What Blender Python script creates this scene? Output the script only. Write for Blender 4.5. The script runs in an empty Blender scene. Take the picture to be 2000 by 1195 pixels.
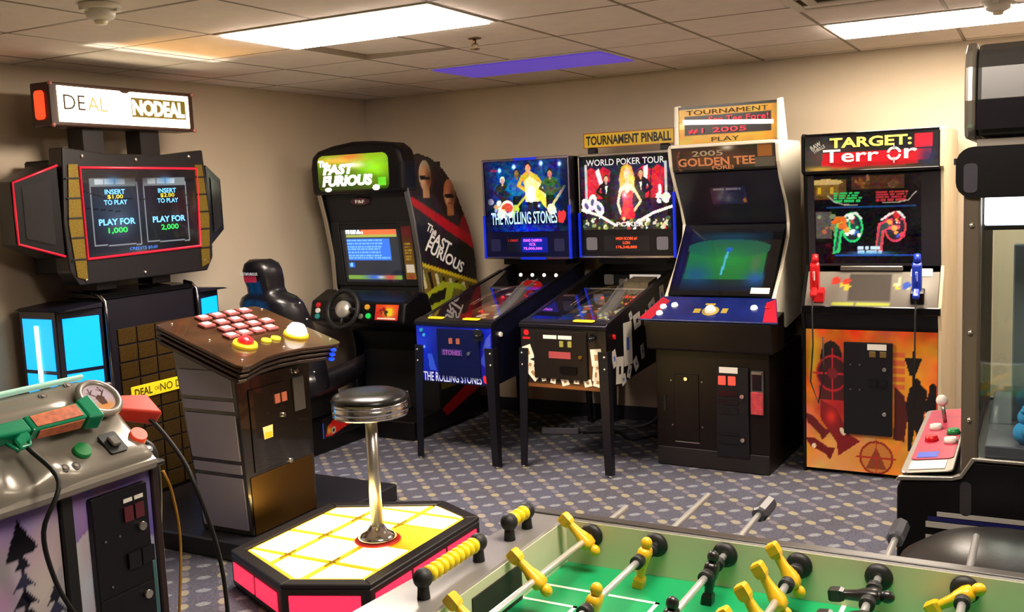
import bpy, bmesh, math, random
import numpy as np
from mathutils import Vector, Matrix

S = bpy.context.scene
COL = S.collection
R = math.radians
random.seed(7)
rng = np.random.default_rng(7)

# ------------------------------------------------------------------ camera, world, exposure
cam_d = bpy.data.cameras.new('camera')
cam = bpy.data.objects.new('camera', cam_d)
COL.objects.link(cam)
cam_d.sensor_fit = 'HORIZONTAL'
cam_d.sensor_width = 36.0
cam_d.lens = 36.0 * 1920.0 / 2000.0
cam_d.clip_start = 0.02
_ya, _pi, _ro = R(28.22), R(6.73), R(-2.39)
_f = Vector((-math.sin(_ya) * math.cos(_pi), math.cos(_ya) * math.cos(_pi), -math.sin(_pi)))
_r0 = Vector((math.cos(_ya), math.sin(_ya), 0))
_u0 = _r0.cross(_f)
_r = _r0 * math.cos(_ro) + _u0 * math.sin(_ro)
_u = -_r0 * math.sin(_ro) + _u0 * math.cos(_ro)
_m = Matrix(((_r.x, _u.x, -_f.x), (_r.y, _u.y, -_f.y), (_r.z, _u.z, -_f.z)))
cam.matrix_world = Matrix.Translation((0, 0, 1.68)) @ _m.to_4x4()
S.camera = cam

W = bpy.data.worlds.new('world')
S.world = W
W.use_nodes = True
W.node_tree.nodes['Background'].inputs[0].default_value = (0.9, 0.8, 0.7, 1)
W.node_tree.nodes['Background'].inputs[1].default_value = 0.02

S.view_settings.view_transform = 'Standard'
S.view_settings.look = 'None'
S.view_settings.gamma = 1.0
S.view_settings.use_curve_mapping = False
S.view_settings.exposure = 0.0
TROFFER_POWER = 55.0     # emission strength of a lit ceiling lens
try:
    S.cycles.use_denoising = True
    S.cycles.max_bounces = 8
    S.cycles.sample_clamp_indirect = 6.0
    S.cycles.caustics_reflective = False
    S.cycles.caustics_refractive = False
except Exception:
    pass

# ------------------------------------------------------------------ colours and materials
def lin(c):
    """'#rrggbb' or (r,g,b) in sRGB 0..1 -> linear"""
    if isinstance(c, str):
        c = c.lstrip('#')
        c = tuple(int(c[i:i + 2], 16) / 255 for i in (0, 2, 4))
    return tuple(x / 12.92 if x <= 0.04045 else ((x + 0.055) / 1.055) ** 2.4 for x in c)

_mats = {}

def M(name, col='#808080', rough=0.5, metal=0.0, emit=None, es=0.0, var=0.0, vs=40.0, bump=0.0, bs=200.0,
      coat=0.0, spec=0.5, sampled=False):
    """procedural principled material; var adds noise-driven colour variation, bump a fine relief"""
    if name in _mats:
        return _mats[name]
    m = bpy.data.materials.new(name)
    m.use_nodes = True
    nt = m.node_tree
    b = nt.nodes['Principled BSDF']
    c = lin(col)
    b.inputs['Base Color'].default_value = (*c, 1)
    b.inputs['Roughness'].default_value = rough
    b.inputs['Metallic'].default_value = metal
    b.inputs['Specular IOR Level'].default_value = spec
    b.inputs['Coat Weight'].default_value = coat
    if emit:
        b.inputs['Emission Color'].default_value = (*lin(emit), 1)
        b.inputs['Emission Strength'].default_value = es
        if not sampled:
            m.cycles.emission_sampling = 'NONE'
    if var > 0 or bump > 0:
        tc = nt.nodes.new('ShaderNodeTexCoord')
    if var > 0:
        n = nt.nodes.new('ShaderNodeTexNoise')
        n.inputs['Scale'].default_value = vs
        n.inputs['Detail'].default_value = 4
        nt.links.new(tc.outputs['Object'], n.inputs['Vector'])
        r = nt.nodes.new('ShaderNodeValToRGB')
        r.color_ramp.elements[0].position = 0.3
        r.color_ramp.elements[1].position = 0.7
        r.color_ramp.elements[0].color = (*[x * (1 - var) for x in c], 1)
        r.color_ramp.elements[1].color = (*[min(1, x * (1 + var)) for x in c], 1)
        nt.links.new(n.outputs['Fac'], r.inputs['Fac'])
        nt.links.new(r.outputs['Color'], b.inputs['Base Color'])
    if bump > 0:
        n2 = nt.nodes.new('ShaderNodeTexNoise')
        n2.inputs['Scale'].default_value = bs
        n2.inputs['Detail'].default_value = 3
        nt.links.new(tc.outputs['Object'], n2.inputs['Vector'])
        bp = nt.nodes.new('ShaderNodeBump')
        bp.inputs['Strength'].default_value = bump
        bp.inputs['Distance'].default_value = 0.003
        nt.links.new(n2.outputs['Fac'], bp.inputs['Height'])
        nt.links.new(bp.outputs['Normal'], b.inputs['Normal'])
    _mats[name] = m
    return m

def PRINT(name, es=0.0, base=1.0, rough=0.25, coat=0.0):
    """flat print: colour from the mesh's colour attribute; es > 0 for backlit print and screens"""
    if name in _mats:
        return _mats[name]
    m = bpy.data.materials.new(name)
    m.use_nodes = True
    nt = m.node_tree
    b = nt.nodes['Principled BSDF']
    a = nt.nodes.new('ShaderNodeAttribute')
    a.attribute_name = 'Col'
    mx = nt.nodes.new('ShaderNodeMix')
    mx.data_type = 'RGBA'
    mx.blend_type = 'MULTIPLY'
    mx.inputs[0].default_value = 1.0
    mx.inputs[7].default_value = (base, base, base, 1)
    nt.links.new(a.outputs['Color'], mx.inputs[6])
    nt.links.new(mx.outputs[2], b.inputs['Base Color'])
    b.inputs['Roughness'].default_value = rough
    b.inputs['Coat Weight'].default_value = coat
    if es > 0:
        nt.links.new(a.outputs['Color'], b.inputs['Emission Color'])
        b.inputs['Emission Strength'].default_value = es
        m.cycles.emission_sampling = 'NONE'
    _mats[name] = m
    return m

def GLASS(name, tint='#ffffff', refl=0.10, rough=0.03):
    """clear pane: mostly see-through, with a glossy film"""
    if name in _mats:
        return _mats[name]
    m = bpy.data.materials.new(name)
    m.use_nodes = True
    nt = m.node_tree
    nt.nodes.clear()
    o = nt.nodes.new('ShaderNodeOutputMaterial')
    t = nt.nodes.new('ShaderNodeBsdfTransparent')
    t.inputs[0].default_value = (*lin(tint), 1)
    g = nt.nodes.new('ShaderNodeBsdfGlossy')
    g.inputs['Roughness'].default_value = rough
    fr = nt.nodes.new('ShaderNodeLayerWeight')
    fr.inputs[0].default_value = 0.15
    ad = nt.nodes.new('ShaderNodeMath')
    ad.operation = 'MULTIPLY_ADD'
    ad.inputs[1].default_value = 0.45
    ad.inputs[2].default_value = refl
    nt.links.new(fr.outputs['Fresnel'], ad.inputs[0])
    mx = nt.nodes.new('ShaderNodeMixShader')
    nt.links.new(ad.outputs[0], mx.inputs[0])
    nt.links.new(t.outputs[0], mx.inputs[1])
    nt.links.new(g.outputs[0], mx.inputs[2])
    nt.links.new(mx.outputs[0], o.inputs[0])
    _mats[name] = m
    return m

# ------------------------------------------------------------------ geometry collector
class G:
    def __init__(s):
        s.v = []; s.f = []; s.sm = []
    def add(s, vs, fs, smooth=False):
        o = len(s.v)
        s.v += [tuple(v) for v in vs]
        for f in fs:
            s.f.append([i + o for i in f]); s.sm.append(smooth)
        return s
    def box(s, x0, x1, y0, y1, z0, z1):
        if x0 > x1: x0, x1 = x1, x0
        if y0 > y1: y0, y1 = y1, y0
        if z0 > z1: z0, z1 = z1, z0
        v = [(x0, y0, z0), (x1, y0, z0), (x1, y1, z0), (x0, y1, z0), (x0, y0, z1), (x1, y0, z1), (x1, y1, z1), (x0, y1, z1)]
        return s.add(v, [(0, 3, 2, 1), (4, 5, 6, 7), (0, 1, 5, 4), (1, 2, 6, 5), (2, 3, 7, 6), (3, 0, 4, 7)])
    def prism(s, pts, a0, a1, axis='x', smooth=False):
        """extrude a 2D outline: axis x -> (y,z), y -> (x,z), z -> (x,y)"""
        def mk(p, a):
            return {'x': (a, p[0], p[1]), 'y': (p[0], a, p[1]), 'z': (p[0], p[1], a)}[axis]
        n = len(pts)
        v = [mk(p, a0) for p in pts] + [mk(p, a1) for p in pts]
        s.add(v, [list(range(n))[::-1], list(range(n, 2 * n))])
        o = len(s.v) - 2 * n
        for i in range(n):
            j = (i + 1) % n
            s.f.append([o + i, o + j, o + n + j, o + n + i]); s.sm.append(smooth)
        return s
    def cyl(s, p0, p1, r0, r1=None, n=16, smooth=True, caps=True):
        r1 = r0 if r1 is None else r1
        p0, p1 = Vector(p0), Vector(p1)
        d = (p1 - p0).normalized()
        a = d.orthogonal().normalized(); b = d.cross(a)
        v = []
        for p, r in ((p0, r0), (p1, r1)):
            for i in range(n):
                t = 2 * math.pi * i / n
                v.append(p + a * (r * math.cos(t)) + b * (r * math.sin(t)))
        s.add(v, [(i, (i + 1) % n, n + (i + 1) % n, n + i) for i in range(n)], smooth)
        if caps:
            o = len(s.v) - 2 * n
            s.f.append([o + i for i in range(n)][::-1]); s.sm.append(False)
            s.f.append([o + n + i for i in range(n)]); s.sm.append(False)
        return s
    def tube(s, pts, r, n=8, close=False):
        pts = [Vector(p) for p in pts]
        m = len(pts)
        ref = None; v = []
        for k in range(m):
            if close: t = pts[(k + 1) % m] - pts[k - 1]
            else: t = pts[min(k + 1, m - 1)] - pts[max(k - 1, 0)]
            t.normalize()
            if ref is None: ref = t.orthogonal().normalized()
            ref = (ref - t * ref.dot(t)).normalized()
            b = t.cross(ref)
            rr = r[k] if isinstance(r, (list, tuple)) else r
            for i in range(n):
                a = 2 * math.pi * i / n
                v.append(pts[k] + ref * (rr * math.cos(a)) + b * (rr * math.sin(a)))
        fs = []
        for k in range(m if close else m - 1):
            k2 = (k + 1) % m
            for i in range(n):
                j = (i + 1) % n
                fs.append((k * n + i, k * n + j, k2 * n + j, k2 * n + i))
        s.add(v, fs, True)
        if not close:
            o = len(s.v) - m * n
            s.f.append([o + i for i in range(n)][::-1]); s.sm.append(False)
            s.f.append([o + (m - 1) * n + i for i in range(n)]); s.sm.append(False)
        return s
    def lathe(s, prof, n=24, c=(0, 0, 0), M4=None, smooth=True):
        """prof: [(r,z)] turned about z, optionally moved by the matrix M4"""
        v = []
        for r, z in prof:
            for i in range(n):
                t = 2 * math.pi * i / n
                p = Vector((r * math.cos(t), r * math.sin(t), z))
                if M4: p = M4 @ p
                v.append(p + Vector(c))
        fs = []
        for k in range(len(prof) - 1):
            for i in range(n):
                j = (i + 1) % n
                fs.append((k * n + i, k * n + j, (k + 1) * n + j, (k + 1) * n + i))
        s.add(v, fs, smooth)
        o = len(s.v) - len(prof) * n
        if prof[0][0] > 1e-6: s.f.append([o + i for i in range(n)][::-1]); s.sm.append(False)
        if prof[-1][0] > 1e-6: s.f.append([o + (len(prof) - 1) * n + i for i in range(n)]); s.sm.append(False)
        return s
    def ball(s, c, r, sc=(1, 1, 1), n=14, M4=None):
        prof = [(math.sin(math.pi * k / 8), -math.cos(math.pi * k / 8)) for k in range(9)]
        Sx = Matrix.Diagonal((r * sc[0], r * sc[1], r * sc[2], 1))
        prof[0] = (1e-4, -1); prof[-1] = (1e-4, 1)
        return s.lathe(prof, n, c, (M4 @ Sx) if M4 else Sx)
    def loft(s, rings, caps=True, smooth=True):
        n = len(rings[0])
        v = [p for r in rings for p in r]
        fs = []
        for k in range(len(rings) - 1):
            for i in range(n):
                j = (i + 1) % n
                fs.append((k * n + i, k * n + j, (k + 1) * n + j, (k + 1) * n + i))
        s.add(v, fs, smooth)
        if caps:
            o = len(s.v) - len(v)
            s.f.append([o + i for i in range(n)][::-1]); s.sm.append(False)
            s.f.append([o + (len(rings) - 1) * n + i for i in range(n)]); s.sm.append(False)
        return s
    def on(s, plane, pts, off=0.001, th=0.0):
        """a flat shape (or thin plate of thickness th) on a plane"""
        O, U, V = plane
        N = U.cross(V)
        n = len(pts)
        a = [O + U * p[0] + V * p[1] + N * (off + th) for p in pts]
        area = sum(pts[i][0] * pts[(i + 1) % n][1] - pts[(i + 1) % n][0] * pts[i][1] for i in range(n))
        order = list(range(n)) if area > 0 else list(range(n))[::-1]
        if th <= 0:
            return s.add(a, [order])
        b = [O + U * p[0] + V * p[1] + N * off for p in pts]
        a = [a[i] for i in order]; b = [b[i] for i in order]
        fs = [list(range(n)), list(range(n, 2 * n))[::-1]]
        fs += [(i, n + i, n + (i + 1) % n, (i + 1) % n) for i in range(n)]
        return s.add(a + b, fs)
    def xf(s, M4):
        s.v = [tuple(M4 @ Vector(v)) for v in s.v]
        return s

def P(O, U, V):
    return (Vector(O), Vector(U).normalized(), Vector(V).normalized())
def FR(y=0.0, z=0.0): return P((0, y, z), (1, 0, 0), (0, 0, 1))
def TILT(y0, z0, y1, z1): return P((0, y0, z0), (1, 0, 0), (0, y1 - y0, z1 - z0))
def RS(x): return P((x, 0, 0), (0, 1, 0), (0, 0, 1))
def LS(x): return P((x, 0, 0), (0, -1, 0), (0, 0, 1))
def TOP(z): return P((0, 0, z), (1, 0, 0), (0, 1, 0))
def rect(x0, y0, x1, y1): return [(x0, y0), (x1, y0), (x1, y1), (x0, y1)]
def rr(x0, y0, x1, y1, r, n=4):
    o = []
    for cx, cy, a in ((x1 - r, y0 + r, -90), (x1 - r, y1 - r, 0), (x0 + r, y1 - r, 90), (x0 + r, y0 + r, 180)):
        for k in range(n + 1):
            t = R(a + 90 * k / n)
            o.append((cx + r * math.cos(t), cy + r * math.sin(t)))
    return o
def ring(cx, cy, rx, ry=None, n=20):
    ry = rx if ry is None else ry
    return [(cx + rx * math.cos(2 * math.pi * i / n), cy + ry * math.sin(2 * math.pi * i / n)) for i in range(n)]

def spl(pts, k=6):
    """Catmull-Rom through the points"""
    p = [Vector(q) for q in pts]
    p = [2 * p[0] - p[1]] + p + [2 * p[-1] - p[-2]]
    o = []
    for i in range(1, len(p) - 2):
        for j in range(k):
            t = j / k
            a, b, c, d = p[i - 1], p[i], p[i + 1], p[i + 2]
            o.append(.5 * (2 * b + (c - a) * t + (2 * a - 5 * b + 4 * c - d) * t * t + (3 * b - a - 3 * c + d) * t ** 3))
    return o + [p[-2]]

# ------------------------------------------------------------------ objects
def mesh_of(name, g, mat, bev=0.0, seg=1):
    me = bpy.data.meshes.new(name)
    me.from_pydata(g.v, [], g.f)
    me.polygons.foreach_set('use_smooth', g.sm)
    if bev > 0:
        bm = bmesh.new(); bm.from_mesh(me)
        bmesh.ops.recalc_face_normals(bm, faces=bm.faces)
        es = [e for e in bm.edges if len(e.link_faces) == 2 and e.calc_face_angle(0) > 0.5]
        if es:
            bmesh.ops.bevel(bm, geom=es, offset=bev, segments=seg, affect='EDGES', profile=0.5, clamp_overlap=True)
        bm.to_mesh(me); bm.free()
    me.materials.append(mat)
    me.validate(); me.update()
    return me

def pieces(g):
    """the connected pieces of a collector, one collector each"""
    par = list(range(len(g.v)))
    def find(a):
        while par[a] != a:
            par[a] = par[par[a]]; a = par[a]
        return a
    for f in g.f:
        r = find(f[0])
        for i in f[1:]: par[find(i)] = r
    out = {}
    for f, sm in zip(g.f, g.sm):
        q, mp = out.setdefault(find(f[0]), (G(), {}))
        for i in f:
            if i not in mp:
                mp[i] = len(q.v); q.v.append(g.v[i])
        q.f.append([mp[i] for i in f]); q.sm.append(sm)
    return [q for q, _ in out.values()]

def objs(name, g, mat, parent=None, bev=0.0, seg=1, label=None):
    """like obj(), but each separate piece becomes an object of its own"""
    return [obj(name, q, mat, parent, bev, seg, label) for q in pieces(g)]

def obj(name, g, mat, parent=None, bev=0.0, seg=1, label=None):
    me = g if isinstance(g, bpy.types.Mesh) else mesh_of(name, g, mat, bev, seg)
    o = bpy.data.objects.new(name, me)
    COL.objects.link(o)
    o.parent = parent
    if label: o['label'] = label
    return o

def tag(o, label, cat, group=None, kind=None):
    o['label'] = label; o['category'] = cat
    if group: o['group'] = group
    if kind: o['kind'] = kind
    return o

def thing(name, label, cat, loc=(0, 0, 0), rotz=0.0, group=None):
    o = bpy.data.objects.new(name, None)
    COL.objects.link(o)
    o.empty_display_size = 0.1
    o.location = loc; o.rotation_euler = (0, 0, R(rotz))
    return tag(o, label, cat, group)

def struct(name, g, mat, label, cat, bev=0.0):
    o = obj(name, g, mat, None, bev)
    return tag(o, label, cat, None, 'structure')

# ------------------------------------------------------------------ lettering
_txt = {}
def text(name, s, plane, cx, cy, w, h, mat, parent, off=0.0015, bold=0.0, shear=0.0, label=None, rot=0.0):
    key = (s, bold, shear)
    if key not in _txt:
        cu = bpy.data.curves.new('txt', 'FONT')
        cu.body = s; cu.size = 1.0; cu.offset = bold; cu.shear = shear
        cu.resolution_u = 3
        ob = bpy.data.objects.new('txt', cu)
        COL.objects.link(ob)
        dg = bpy.context.evaluated_depsgraph_get()
        me = bpy.data.meshes.new_from_object(ob.evaluated_get(dg))
        vs = [tuple(v.co) for v in me.vertices]; fs = [tuple(p.vertices) for p in me.polygons]
        bpy.data.objects.remove(ob); bpy.data.curves.remove(cu); bpy.data.meshes.remove(me)
        _txt[key] = (vs, fs)
    vs, fs = _txt[key]
    xs = [v[0] for v in vs]; ys = [v[1] for v in vs]
    x0, x1, y0, y1 = min(xs), max(xs), min(ys), max(ys)
    O, U, V = plane
    N = U.cross(V)
    c, sn = math.cos(rot), math.sin(rot)
    out = []
    for v in vs:
        a = ((v[0] - x0) / (x1 - x0) - .5) * w; b = ((v[1] - y0) / (y1 - y0) - .5) * h
        a, b = a * c - b * sn, a * sn + b * c
        out.append(O + U * (cx + a) + V * (cy + b) + N * off)
    g = G().add(out, fs)
    return obj(name, g, mat, parent, label=label)

# ------------------------------------------------------------------ painted flat print (colour attribute on a fine grid)
class Cv:
    def __init__(s, w, h, c='#000000', asp=None):
        s.w, s.h = w, h
        s.a = np.empty((h, w, 3)); s.a[:] = s.c(c)
        s.U, s.V = np.meshgrid(np.linspace(0, 1, w), np.linspace(0, 1, h))
        s.asp = asp or w / h
    def c(s, c):
        if isinstance(c, str):
            c = c.lstrip('#'); return np.array([int(c[i:i + 2], 16) / 255 for i in (0, 2, 4)])
        return np.array(c, float)
    def put(s, m, c, al=1.0):
        m = (m * al)[..., None]
        s.a = s.a * (1 - m) + s.c(c) * m
        return s
    def rect(s, x0, y0, x1, y1, c, al=1.0):
        return s.put(((s.U >= x0) & (s.U <= x1) & (s.V >= y0) & (s.V <= y1)).astype(float), c, al)
    def ell(s, cx, cy, rx, ry, c, rot=0.0, al=1.0):
        du = (s.U - cx) * s.asp; dv = s.V - cy
        t = R(rot); a = du * math.cos(t) + dv * math.sin(t); b = -du * math.sin(t) + dv * math.cos(t)
        return s.put((((a / (rx * s.asp)) ** 2 + (b / ry) ** 2) <= 1).astype(float), c, al)
    def poly(s, pts, c, al=1.0):
        m = np.zeros_like(s.U, bool)
        n = len(pts)
        for i in range(n):
            x0, y0 = pts[i]; x1, y1 = pts[(i + 1) % n]
            if abs(y1 - y0) < 1e-9: continue
            cr = ((s.V >= min(y0, y1)) & (s.V < max(y0, y1)) & (s.U < x0 + (s.V - y0) * (x1 - x0) / (y1 - y0)))
            m ^= cr
        return s.put(m.astype(float), c, al)
    def line(s, pts, w, c, al=1.0):
        for (x0, y0), (x1, y1) in zip(pts[:-1], pts[1:]):
            ax, ay, bx, by = x0 * s.asp, y0, x1 * s.asp, y1
            dx, dy = bx - ax, by - ay
            t = np.clip(((s.U * s.asp - ax) * dx + (s.V - ay) * dy) / (dx * dx + dy * dy + 1e-12), 0, 1)
            d = np.hypot(s.U * s.asp - ax - t * dx, s.V - ay - t * dy)
            s.put((d < w).astype(float), c, al)
        return s
    def glow(s, cx, cy, rx, ry, c, k=1.0):
        g = np.exp(-(((s.U - cx) / rx) ** 2 + ((s.V - cy) / ry) ** 2))[..., None]
        s.a = s.a + g * s.c(c) * k
        return s
    def soft(s, cx, cy, rx, ry, c, k=1.0):
        g = np.exp(-(((s.U - cx) / rx) ** 2 + ((s.V - cy) / ry) ** 2))
        return s.put(g, c, k)
    def vgrad(s, c0, c1, y0=0.0, y1=1.0):
        t = np.clip((s.V - y0) / (y1 - y0), 0, 1)[..., None]
        m = ((s.V >= y0) & (s.V <= y1))[..., None]
        s.a = np.where(m, s.c(c0) * (1 - t) + s.c(c1) * t, s.a)
        return s
    def noise(s, k=0.1, n=12, seed=0):
        r = np.random.default_rng(seed).random((n, n, 3)) - .5
        iu = s.U * (n - 1); iv = s.V * (n - 1)
        u0 = np.clip(iu.astype(int), 0, n - 2); v0 = np.clip(iv.astype(int), 0, n - 2)
        fu = (iu - u0)[..., None]; fv = (iv - v0)[..., None]
        z = (r[v0, u0] * (1 - fu) * (1 - fv) + r[v0, u0 + 1] * fu * (1 - fv) + r[v0 + 1, u0] * (1 - fu) * fv + r[v0 + 1, u0 + 1] * fu * fv)
        s.a = s.a + z * 2 * k
        return s
    def spots(s, n, x0, y0, x1, y1, cols, r0, r1, seed=1, al=1.0):
        q = random.Random(seed)
        for _ in range(n):
            r = q.uniform(r0, r1)
            s.ell(q.uniform(x0, x1), q.uniform(y0, y1), r / s.asp, r * q.uniform(.5, 1.3), q.choice(cols), q.uniform(0, 180), al)
        return s
    def lines(s, x0, y0, x1, y1, n, c, seed=2, fill=.5):
        """rows of unreadable small print"""
        q = random.Random(seed); dy = (y1 - y0) / n
        for i in range(n):
            y = y1 - (i + 1) * dy; x = x0
            end = x1 - q.uniform(0, .25) * (x1 - x0)
            while x < end:
                w = q.uniform(.02, .09)
                s.rect(x, y + dy * (1 - fill) / 2, min(x + w, end), y + dy * (1 + fill) / 2, c)
                x += w + .012
        return s
    def person(s, cx, y0, h, skin, hair, top, legs, hw=0.26, lean=0.0, longhair=False):
        """a plain standing figure: legs, torso, arms, head"""
        k = 1 / s.asp
        f = lambda a, b: (cx + (a * h + lean * b * h) * k, y0 + b * h)
        s.poly([f(-.12, 0), f(-.03, 0), f(0, .35), f(.03, 0), f(.12, 0), f(.11, .5), f(-.11, .5)], legs)
        s.poly([f(-.11, .45), f(.11, .45), f(.17, .78), f(.06, .85), f(-.06, .85), f(-.17, .78)], top)
        s.line([f(-.15, .76), f(-hw, .6), f(-.1, .5)], .035 * h, top)
        s.line([f(.15, .76), f(hw, .6), f(.1, .5)], .035 * h, top)
        if longhair:
            s.poly([f(-.12, .72), f(.12, .72), f(.1, .97), f(0, 1.02), f(-.1, .97)], hair)
        s.ell(*f(0, .93), .075 * h * k, .095 * h, hair)
        s.ell(*f(0, .905), .058 * h * k, .078 * h, skin)
        s.ell(*f(0, .83), .03 * h * k, .05 * h, skin)
        return s
    def linear(s):
        a = np.clip(s.a, 0, 1.6)
        return np.where(a <= .04045, a / 12.92, ((a + .055) / 1.055) ** 2.4)

def inside(poly, x, y):
    m = np.zeros_like(x, bool); n = len(poly)
    for i in range(n):
        x0, y0 = poly[i]; x1, y1 = poly[(i + 1) % n]
        if abs(y1 - y0) < 1e-9: continue
        m ^= ((y >= min(y0, y1)) & (y < max(y0, y1)) & (x < x0 + (y - y0) * (x1 - x0) / (y1 - y0)))
    return m

def art(name, cv, plane, x0, y0, x1, y1, parent, mat, off=0.0015, mask=None, label=None, warp=None):
    """lay a painted print on a plane rectangle; mask = outline in plane coordinates; warp(u,v)->3D for curved prints"""
    O, U, V = plane
    N = U.cross(V)
    w, h = cv.w, cv.h
    gx = x0 + cv.U * (x1 - x0); gy = y0 + cv.V * (y1 - y0)
    if warp is None:
        co = (np.array(O)[None, None] + gx[..., None] * np.array(U) + gy[..., None] * np.array(V) + np.array(N) * off)
    else:
        co = np.array([[warp(a, b) for a, b in zip(ra, rb)] for ra, rb in zip(gx, gy)])
    idx = np.arange(w * h).reshape(h, w)
    q = np.stack([idx[:-1, :-1], idx[:-1, 1:], idx[1:, 1:], idx[1:, :-1]], -1).reshape(-1, 4)
    if mask is not None:
        cx = (gx[:-1, :-1] + gx[1:, 1:]).reshape(-1) / 2; cy = (gy[:-1, :-1] + gy[1:, 1:]).reshape(-1) / 2
        q = q[inside(mask, cx, cy)]
    me = bpy.data.meshes.new(name)
    me.vertices.add(w * h)
    me.vertices.foreach_set('co', co.reshape(-1).astype(np.float32))
    nf = len(q)
    me.loops.add(nf * 4); me.polygons.add(nf)
    me.loops.foreach_set('vertex_index', q.reshape(-1).astype(np.int32))
    me.polygons.foreach_set('loop_start', np.arange(0, nf * 4, 4, dtype=np.int32))
    at = me.color_attributes.new('Col', 'FLOAT_COLOR', 'POINT')
    rgba = np.ones((w * h, 4), np.float32); rgba[:, :3] = cv.linear().reshape(-1, 3)
    at.data.foreach_set('color', rgba.reshape(-1))
    me.update(calc_edges=True); me.validate()
    me.materials.append(mat)
    if mask is not None:
        bm = bmesh.new(); bm.from_mesh(me)
        bmesh.ops.delete(bm, geom=[v for v in bm.verts if not v.link_faces], context='VERTS')
        bm.to_mesh(me); bm.free()
    return obj(name, me, mat, parent, label=label)

def copy_tree(o, parent=None):
    c = o.copy(); COL.objects.link(c); c.parent = parent
    for ch in list(o.children): copy_tree(ch, c)
    return c

# ------------------------------------------------------------------ shared materials
BLACK = M('black_laminate', '#0d0b0c', 0.3, var=0.15, vs=60, spec=.3)
BLACKG = M('black_gloss_plastic', '#0b0a0c', 0.14)
BLACKM = M('black_matte', '#080708', 0.6)
DARKM = M('dark_grey_metal', '#34313a', 0.4, 0.4)
CHROME = M('chrome', '#e2dfda', 0.17, 1.0)
STEEL = M('brushed_steel', '#a9a49c', 0.32, 1.0, bump=.1, bs=120)
WHITE = M('white_plastic', '#e9e4d8', 0.4)
CREAM = M('cream_laminate', '#d9cbb4', 0.35, var=.05, vs=8)
REDP = M('red_plastic', '#c8151c', 0.3)
YELP = M('yellow_plastic', '#f0c81e', 0.35)
GOLD = M('gold_plastic', '#b9902c', 0.4, .4)
GREY = M('grey_plastic', '#8b877f', 0.4)
RUBBER = M('black_rubber', '#100f10', 0.55)
LOCK = M('lock_cylinder', '#d9d2c4', 0.22, 1.0)
INKBLACK = M('ink_black', '#0a0908', 0.5)
INKWHITE = M('ink_white', '#f2efe8', 0.5)
INKRED = M('ink_red', '#d01620', 0.45)
INKYEL = M('ink_yellow', '#f2cf2a', 0.45)
PR = PRINT('flat_print', 0, 1.0, .4)
PRD = PRINT('flat_print_glossy', 0, 1.0, .12)
# ================================================================== THE ROOM
XL, XR, YF, YB, CZ = -4.76, 3.2, -3.0, 6.52, 2.44

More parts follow.
